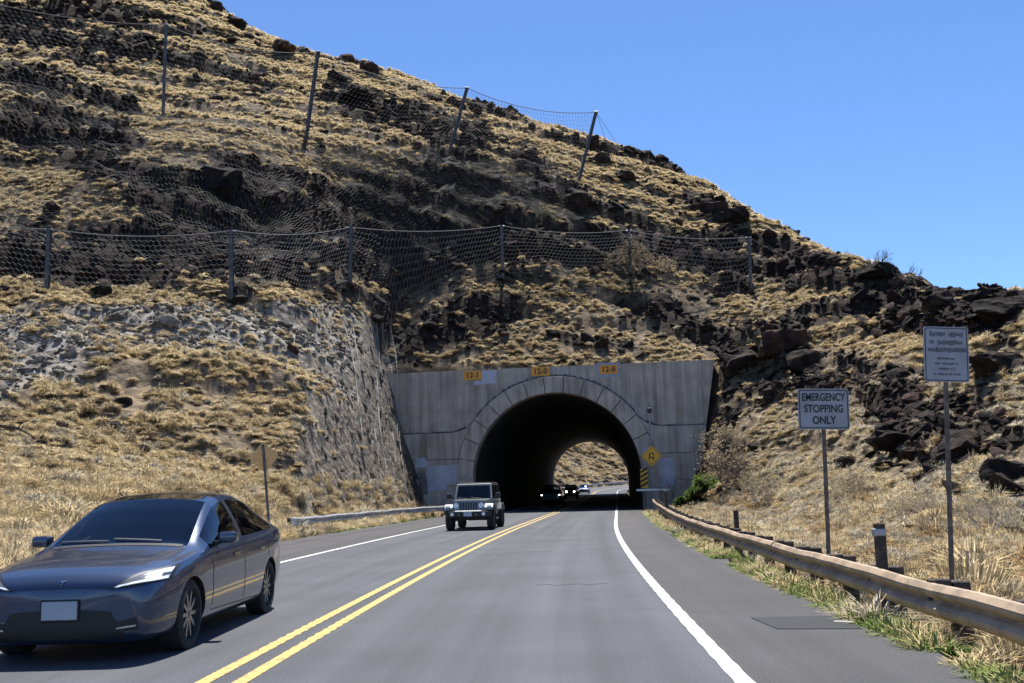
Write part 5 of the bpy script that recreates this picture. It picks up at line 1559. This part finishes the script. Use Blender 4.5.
for s in (-1, 1):
    # swept headlight: inner low, outer high
    lo = patch_on(bvh, 'headlight', quad_fn((s * .455, .650), (s * .828, .70), (s * .832, .80), (s * .63, .745)), 12, 5, 'front', M['lamp_glass'], tes, .008)
    if lo:
        patch_on(bvh, 'lamp_bezel', quad_fn((s * .42, .636), (s * .842, .685), (s * .846, .816), (s * .61, .760)), 12, 5, 'front', M['black'], tes, .004)
        patch_on(bvh, 'projector', quad_fn((s * .72, .712), (s * .79, .722), (s * .79, .757), (s * .72, .747)), 4, 4, 'front', M['drl'], tes, .014)
        patch_on(bvh, 'daytime_strip', quad_fn((s * .47, .655), (s * .822, .705), (s * .822, .728), (s * .50, .669)), 10, 2, 'front', M['drl'], tes, .014)
        patch_on(bvh, 'reflector', quad_fn((s * .67, .735), (s * .825, .755), (s * .83, .79), (s * .70, .757)), 6, 2, 'front', M['drl'], tes, .013)
    patch_on(bvh, 'fog_trim', quad_fn((s * .50, .30), (s * .66, .32), (s * .66, .335), (s * .50, .315)), 6, 2, 'front', M['chrome'], tes, .012)
    patch_on(bvh, 'air_inlet', quad_fn((s * .46, .27), (s * .68, .29), (s * .67, .40), (s * .50, .36)), 6, 4, 'front', M['black'], tes, .006)
    patch_on(bvh, 'tail_light', quad_fn((s * .45, .86), (s * .78, .86), (s * .78, .95), (s * .45, .93)), 6, 3, 'rear', M['tail'], tes, .008)
    # door seams, handles, mirror
    ax = 'right' if s > 0 else 'left'
    for u, z0, z1 in ((1.42, .30, .86), (2.57, .25, .93), (3.62, .62, .96)):
        patch_on(bvh, 'door_seam', quad_fn((h - u - .008, z0), (h - u + .008, z0), (h - u + .008, z1), (h - u - .008, z1)), 1, 8, ax, M['black'], tes, .002)
    patch_on(bvh, 'door_seam', quad_fn((h - 1.42, .295), (h - 3.4, .255), (h - 3.4, .265), (h - 1.42, .305)), 12, 1, ax, M['black'], tes, .002)
    for u in (2.35, 3.42):
        patch_on(bvh, 'door_handle', quad_fn((h - u, .80), (h - u + .2, .80), (h - u + .2, .825), (h - u, .825)), 3, 2, ax, M['chrome'], tes, .012)
    mr_ = MB().box((0, 0, 0), (.19, .12, .12)).build('wing_mirror', M['p_tesla'], tes, bevel=.045, seg=3, smooth=True); mr_.location = (s * .985, h - 1.66, 1.01)
    MB().box((0, -.062, 0), (.18, .012, .10)).build('mirror_glass', M['chrome'], mr_)
    MB().box((-s * .12, .0, -.05), (.10, .06, .035)).build('mirror_arm', M['black'], mr_)
    patch_on(bvh, 'sill_trim', quad_fn((h - 1.3, .185), (h - 3.3, .185), (h - 3.3, .225), (h - 1.3, .225)), 8, 1, ax, M['black'], tes, .005)
patch_on(bvh, 'grille_and_shade', quad_fn((-.60, .20), (.60, .20), (.44, .45), (-.44, .45), .025), 14, 6, 'front', M['black'], tes, .006)  # black inlet enlarged; bumper shade and dark reflection drawn as its upper part
patch_on(bvh, 'bumper_seam', quad_fn((-.52, .645), (.52, .645), (.52, .651), (-.52, .651), .012), 18, 1, 'front', M['black'], tes, .002)
hood = [((-.60, h - 1.18), (.60, h - 1.18), (.60, h - 1.17), (-.60, h - 1.17))]
for s in (-1, 1):
    patch_on(bvh, 'hood_seam', quad_fn((s * .50, h - .33), (s * .68, h - 1.12), (s * .69, h - 1.12), (s * .51, h - .33)), 12, 1, 'top', M['black'], tes, .002)
patch_on(bvh, 'cowl', quad_fn((-.66, h - 1.23), (.66, h - 1.23), (.66, h - 1.16), (-.66, h - 1.16)), 12, 2, 'top', M['black'], tes, .004)
pl = MB().box((0, 0, 0), (.315, .015, .16)).build('number_plate', M['plate'], tes, bevel=.006); 
hh = bvh.ray_cast(Vector((0, 6, .47)), Vector((0, -1, 0)))[0]; pl.location = (0, hh.y + .02, .47)
MB().box((0, -.006, 0), (.345, .012, .19)).build('plate_frame', M['black'], pl, bevel=.01)
em = MB().prism([(-.035, .03), (.035, .03), (.03, .018), (.006, .016), (.0, -.04), (-.006, .016), (-.03, .018)], flat, -.003, .003).build('emblem', M['chrome'], tes)
hh = bvh.ray_cast(Vector((0, 6, .70)), Vector((0, -1, 0)))
if hh[0]: em.location = hh[0] + hh[1] * .006; em.rotation_euler = (.9, 0, 0)
for x in (-.42, .12):
    patch_on(bvh, 'wiper', quad_fn((x, h - 1.27), (x + .5, h - 1.31), (x + .5, h - 1.33), (x, h - 1.29)), 8, 1, 'top', M['black'], tes, .014)
# cabin
for s in (-1, 1):
    st = MB().hexa([(-.24, -.25, .35), (.24, -.25, .35), (.24, .25, .38), (-.24, .25, .38)], [(-.24, -.25, .5), (.24, -.25, .5), (.23, .25, .54), (-.23, .25, .54)])
    st.hexa([(-.23, -.34, .45), (.23, -.34, .45), (.23, -.2, .45), (-.23, -.2, .45)], [(-.19, -.50, 1.03), (.19, -.50, 1.03), (.18, -.40, 1.03), (-.18, -.40, 1.03)])
    st.box((0, -.47, 1.13), (.26, .09, .16))
    o = st.build('seat', M['seat'], tes, bevel=.03, seg=2); o.location = (s * .37, h - 2.35, 0)
MB().hexa([(-.70, .0, .6), (.70, .0, .6), (.70, .5, .6), (-.70, .5, .6)], [(-.70, .05, .88), (.70, .05, .88), (.70, .5, .9), (-.70, .5, .9)]).build('dashboard', M['seat'], tes, bevel=.02).location = (0, h - 1.85, 0)
sw = MB(); sw.tube([(.19 * math.cos(a), 0, .19 * math.sin(a)) for a in np.linspace(0, 2 * math.pi, 25)], .016, 6, False); sw.box((0, 0, 0), (.36, .03, .05))
o = sw.build('steering_wheel', M['black'], tes); o.location = (-.37, h - 1.97, .86); o.rotation_euler = (-.4, 0, 0)
MB().box((0, 0, 0), (.36, .02, .22)).build('screen', M['black'], tes, bevel=.01).location = (0, h - 1.86, .95)

# ---------- boxy off-roader
def offroader(name, loc, rz, label, body, lamp, grp=None):
    e = empty(name, loc, rz); tag(e, label, 'car', grp)
    pm = body
    # hood and tub
    MB().hexa([(-.66, .62, .62), (.66, .62, .62), (.60, 2.02, .70), (-.60, 2.02, .70)], [(-.70, .62, 1.19), (.70, .62, 1.19), (.60, 2.02, 1.12), (-.60, 2.02, 1.12)]).build('hood', pm, e, bevel=.05, seg=3, smooth=True)
    MB().hexa([(-.76, -2.15, .52), (.76, -2.15, .52), (.76, .70, .52), (-.76, .70, .52)], [(-.77, -2.15, 1.17), (.77, -2.15, 1.17), (.75, .70, 1.17), (-.75, .70, 1.17)]).build('body', pm, e, bevel=.035, seg=2, smooth=True)
    gp = MB().hexa([(-.635, 2.00, .66), (.635, 2.00, .66), (.62, 2.10, .66), (-.62, 2.10, .66)], [(-.62, 1.97, 1.14), (.62, 1.97, 1.14), (.60, 2.04, 1.14), (-.60, 2.04, 1.14)]).build('grille', pm, e, bevel=.03, seg=2, smooth=True)
    for k in range(7):
        x = (k - 3) * .098
        MB().hexa([(x - .031, 2.02, .74), (x + .031, 2.02, .74), (x + .031, 2.105, .74), (x - .031, 2.105, .74)], [(x - .031, 2.0, 1.06), (x + .031, 2.0, 1.06), (x + .031, 2.062, 1.06), (x - .031, 2.062, 1.06)]).build('slot', M['black'], gp)
    for s in (-1, 1):
        hl = MB().lathe([(0, 0), (.03, .06), (.02, .105), (-.02, .105)], 20).build('headlight', M[lamp], e, smooth=True); hl.rotation_euler = (0, 0, math.pi / 2); hl.location = (s * .485, 2.085, .94)
        bz = MB().lathe([(-.03, .102), (.02, .125), (-.03, .14)], 20).build('headlight_ring', M['black'], e); bz.rotation_euler = (0, 0, math.pi / 2); bz.location = (s * .485, 2.075, .94)
        # flared fenders
        f = MB(); x0, x1 = s * .60, s * .94
        def q4(y0, z0, y1, z1, t=.055):
            f.hexa([(min(x0, x1), y0, z0 - t), (max(x0, x1), y0, z0 - t), (max(x0, x1), y1, z1 - t), (min(x0, x1), y1, z1 - t)], [(min(x0, x1), y0, z0), (max(x0, x1), y0, z0), (max(x0, x1), y1, z1), (min(x0, x1), y1, z1)])
        q4(.80, .72, 1.02, .98); q4(1.02, .98, 1.90, 1.0); q4(1.90, 1.0, 2.12, .86, .10)
        f.build('front_fender', pm, e, bevel=.015)
        MB().box((s * .80, 2.09, .90), (.19, .10, .09)).build('turn_lamp', M['lens'], e, bevel=.02)
        f = MB(); x0, x1 = s * .74, s * .93
        q4(-2.10, .72, -1.92, .98); q4(-1.92, .98, -1.10, 1.0); q4(-1.10, 1.0, -.88, .74)
        f.build('rear_fender', pm, e, bevel=.015)
        for y in (1.48, -1.52): wheel(e, (s * .80, y, .41), .41, .28, 5, 'dark_steel', s)
        mr_ = MB().box((s * .98, .62, 1.30), (.2, .10, .20)).build('wing_mirror', M['black'], e, bevel=.03, seg=2)
        MB().box((s * .85, .66, 1.24), (.18, .04, .05)).build('mirror_arm', M['black'], mr_)
        # doors' upper frames and panes
        MB().hexa([(s * .735 - .012, -.40, 1.18), (s * .735 + .012, -.40, 1.18), (s * .735 + .012, .58, 1.18), (s * .735 - .012, .58, 1.18)], [(s * .66 - .012, -.40, 1.70), (s * .66 + .012, -.40, 1.70), (s * .66 + .012, .36, 1.70), (s * .66 - .012, .36, 1.70)]).build('side_window', M['t_glass'], e)
        MB().hexa([(s * .735 - .012, -2.02, 1.18), (s * .735 + .012, -2.02, 1.18), (s * .735 + .012, -.50, 1.18), (s * .735 - .012, -.50, 1.18)], [(s * .66 - .012, -2.0, 1.70), (s * .66 + .012, -2.0, 1.70), (s * .66 + .012, -.50, 1.70), (s * .66 - .012, -.50, 1.70)]).build('side_window', M['t_glass'], e)
        for y in (-.45, -1.3, -2.08):
            MB().hexa([(s * .735 - .03, y - .05, 1.16), (s * .735 + .03, y - .05, 1.16), (s * .735 + .03, y + .05, 1.16), (s * .735 - .03, y + .05, 1.16)], [(s * .66 - .03, y - .05, 1.72), (s * .66 + .03, y - .05, 1.72), (s * .66 + .03, y + .05, 1.72), (s * .66 - .03, y + .05, 1.72)]).build('pillar', M['black'], e)
        for y0, y1 in ((-.42, .62), (-1.30, -.48)):
            dr_ = MB().box((s * .775, (y0 + y1) / 2, .86), (.03, y1 - y0 - .03, .55)).build('door', pm, e, bevel=.02, seg=2)
            MB().box((s * .80, y0 + .14, .98), (.03, .14, .04)).build('door_handle', M['black'], dr_)
        MB().tube([(s * .74, -.80, .42), (s * .80, -.75, .38), (s * .80, .75, .38), (s * .74, .80, .42)], .045, 8).build('side_step', M['black'], e)
        MB().box((s * .48, -2.19, .92), (.16, .05, .22)).build('tail_light', M['tail'], e, bevel=.02)
    # windshield frame and glass
    wf = MB()
    A, Bp = Vector((0, .66, 1.18)), Vector((0, .36, 1.73)); up = (Bp - A)
    for s in (-1, 1): wf.hexa([(s * .72 - .04, .64, 1.17), (s * .72 + .04, .64, 1.17), (s * .72 + .04, .72, 1.17), (s * .72 - .04, .72, 1.17)], [(s * .66 - .04, .33, 1.76), (s * .66 + .04, .33, 1.76), (s * .66 + .04, .40, 1.76), (s * .66 - .04, .40, 1.76)])
    wf.hexa([(-.66, .36, 1.69), (.66, .36, 1.69), (.66, .43, 1.69), (-.66, .43, 1.69)], [(-.66, .32, 1.77), (.66, .32, 1.77), (.66, .40, 1.77), (-.66, .40, 1.77)])
    wf.build('windshield_frame', pm, e, bevel=.012)
    MB().hexa([(-.69, .66, 1.17), (.69, .66, 1.17), (.69, .675, 1.17), (-.69, .675, 1.17)], [(-.64, .375, 1.70), (.64, .375, 1.70), (.64, .39, 1.70), (-.64, .39, 1.70)]).build('windshield', M['t_glass'], e)
    MB().hexa([(-.70, -2.12, 1.70), (.70, -2.12, 1.70), (.70, .34, 1.70), (-.70, .34, 1.70)], [(-.64, -2.08, 1.83), (.64, -2.08, 1.83), (.64, .30, 1.82), (-.64, .30, 1.82)]).build('hardtop', M['black'], e, bevel=.04, seg=2)
    MB().hexa([(-.70, -2.16, 1.17), (.70, -2.16, 1.17), (.70, -2.10, 1.17), (-.70, -2.10, 1.17)], [(-.65, -2.14, 1.71), (.65, -2.14, 1.71), (.65, -2.08, 1.71), (-.65, -2.08, 1.71)]).build('rear_window', M['t_glass'], e)
    # bumpers
    bp = MB().hexa([(-.90, 2.12, .50), (.90, 2.12, .50), (.62, 2.34, .50), (-.62, 2.34, .50)], [(-.92, 2.12, .72), (.92, 2.12, .72), (.64, 2.36, .72), (-.64, 2.36, .72)]).build('front_bumper', M['black'], e, bevel=.03, seg=2)
    for s in (-1, 1):
        MB().lathe([(0, 0), (.012, .05), (0, .07)], 14).build('fog_lamp', M['lens'], e).matrix_local = Matrix.Translation((s * .60, 2.352, .62)) @ Matrix.Rotation(math.pi / 2, 4, 'Z')
        MB().tube([(s * .3, 2.33, .60), (s * .3, 2.42, .60), (s * .36, 2.42, .60), (s * .36, 2.33, .60)], .015, 6).build('tow_hook', M['chrome'], e)
    MB().box((0, 2.37, .62), (.31, .015, .16)).build('number_plate', M['plate'] if lamp == 'lens' else M['black'], e)
    MB().hexa([(-.60, 2.10, .725), (.60, 2.10, .725), (.50, 2.3, .725), (-.50, 2.3, .725)], [(-.58, 2.10, .76), (.58, 2.10, .76), (.48, 2.27, .755), (-.48, 2.27, .755)]).build('bumper_top', M['steel'], e)
    MB().box((0, -2.24, .60), (1.6, .16, .18)).build('rear_bumper', M['black'], e, bevel=.03)
    MB().box((0, 1.48, .42), (1.3, .12, .12)).build('front_axle', M['black'], e)
    MB().box((0, -1.52, .42), (1.3, .12, .12)).build('rear_axle', M['black'], e)
    MB().box((0, 0, .48), (1.2, 3.9, .08)).build('chassis', M['black'], e)
    sp = wheel(e, (0, -2.32, 1.0), .39, .25, 5, 'dark_steel'); sp.name = 'spare_wheel'; sp.rotation_euler = (0, 0, math.pi / 2)
    for s in (-1, 1):
        st = MB().box((s * .36, -.2, .8), (.5, .5, .25)); st.hexa([(s * .36 - .24, -.5, .9), (s * .36 + .24, -.5, .9), (s * .36 + .24, -.36, .9), (s * .36 - .24, -.36, .9)], [(s * .36 - .18, -.6, 1.5), (s * .36 + .18, -.6, 1.5), (s * .36 + .18, -.5, 1.5), (s * .36 - .18, -.5, 1.5)])
        st.build('seat', M['seat'], e, bevel=.03)
    MB().box((0, .45, 1.12), (1.3, .3, .16)).build('dashboard', M['seat'], e, bevel=.03)
    wp = MB(); 
    for x in (-.3, .25): wp.tube([(x, .69, 1.19), (x + .42, .665, 1.235)], .012, 5)
    wp.build('wiper', M['black'], e)
    return e
def on_road(s, o): return road_pt(s, o), -float(np.interp(s, PS, PH))
p, hd = on_road(40.6, -1.62)
offroader('off_road_car', p, hd + math.pi, 'grey boxy off-road car with seven slot grille leaving the tunnel', M['p_jeep'], 'lens')
p, hd = on_road(131, -1.95)
offroader('off_road_car', p, hd + math.pi, 'black boxy car with lit headlights deep inside the tunnel', M['p_dark'], 'lamp_on')

# ---------- pickup just inside the tunnel
PICK = [(0.0, .42, .84, 1.0, 1.08, .78, .03), (.06, .36, .95, 1.05, 1.12, .86, .03), (.3, .34, .98, 1.10, 1.18, .88, .03), (1.3, .34, 1.0, 1.17, 1.25, .88, .03), (1.45, .34, 1.0, 1.19, 1.30, .86, .05), (1.95, .34, 1.0, 1.21, 1.74, .74, .06), (2.2, .34, 1.0, 1.22, 1.88, .70, .06),
 (2.6, .34, 1.0, 1.22, 1.93, .69, .06), (3.9, .34, 1.0, 1.24, 1.90, .69, .06), (4.15, .34, 1.0, 1.25, 1.60, .76, .06), (4.2, .36, 1.0, 1.24, 1.32, .90, .03), (5.6, .40, .99, 1.24, 1.30, .90, .03), (5.75, .46, .95, 1.22, 1.28, .84, .03)]
p, hd = on_road(97.5, -2.2)
pk, bvh2, L2 = loft_car('pickup_truck', p, hd + math.pi, 'dark pickup truck with lit headlights just inside the tunnel mouth', PICK, M['p_dark2'], (.98, 4.65, 1.0, .40, .27), dict(wind=(1.42, 2.2), rear=(3.95, 4.18), side=[(1.75, 2.85), (2.95, 3.85)]))
pk['category'] = 'truck'
for s in (-1, 1):
    patch_on(bvh2, 'headlight', quad_fn((s * .76, .90), (s * .88, .90), (s * .88, .98), (s * .76, .98)), 5, 4, 'front', M['lamp_on'], pk, .01)
patch_on(bvh2, 'grille', quad_fn((-.62, .68), (.62, .68), (.62, 1.0), (-.62, 1.0)), 6, 4, 'front', M['black'], pk, .008)
MB().box((0, L2 / 2 + .06, .55), (1.9, .16, .2)).build('front_bumper', M['black'], pk, bevel=.04, seg=2)
# ---------- blue car at the far mouth
p, hd = on_road(172, -1.6)
HAT = [(u * .93, zb + .02, w_, zs + .04, zt + (.06 if 1.5 < u < 4.4 else .03), wr, dp) for (u, zb, w_, zs, zt, wr, dp) in SED]
hb, bvh3, L3 = loft_car('hatchback', p, hd + math.pi, 'small blue car in sunlight at the far mouth of the tunnel', HAT, M['p_blue'], (.8, 3.45, .93, .33, .22), dict(wind=(1.18, 1.99), rear=(3.2, 3.95), side=[(1.4, 2.34), (2.44, 3.5)]))
for s in (-1, 1):
    patch_on(bvh3, 'headlight', quad_fn((s * .48, .66), (s * .80, .70), (s * .79, .80), (s * .56, .76)), 6, 4, 'front', M['drl'], hb, .01)
patch_on(bvh3, 'grille_and_shade', quad_fn((-.5, .27), (.5, .27), (.45, .48), (-.45, .48)), 6, 4, 'front', M['black'], hb, .008)
# ---------- lone headlights' second car is the pickup; nothing else drives in the tunnel
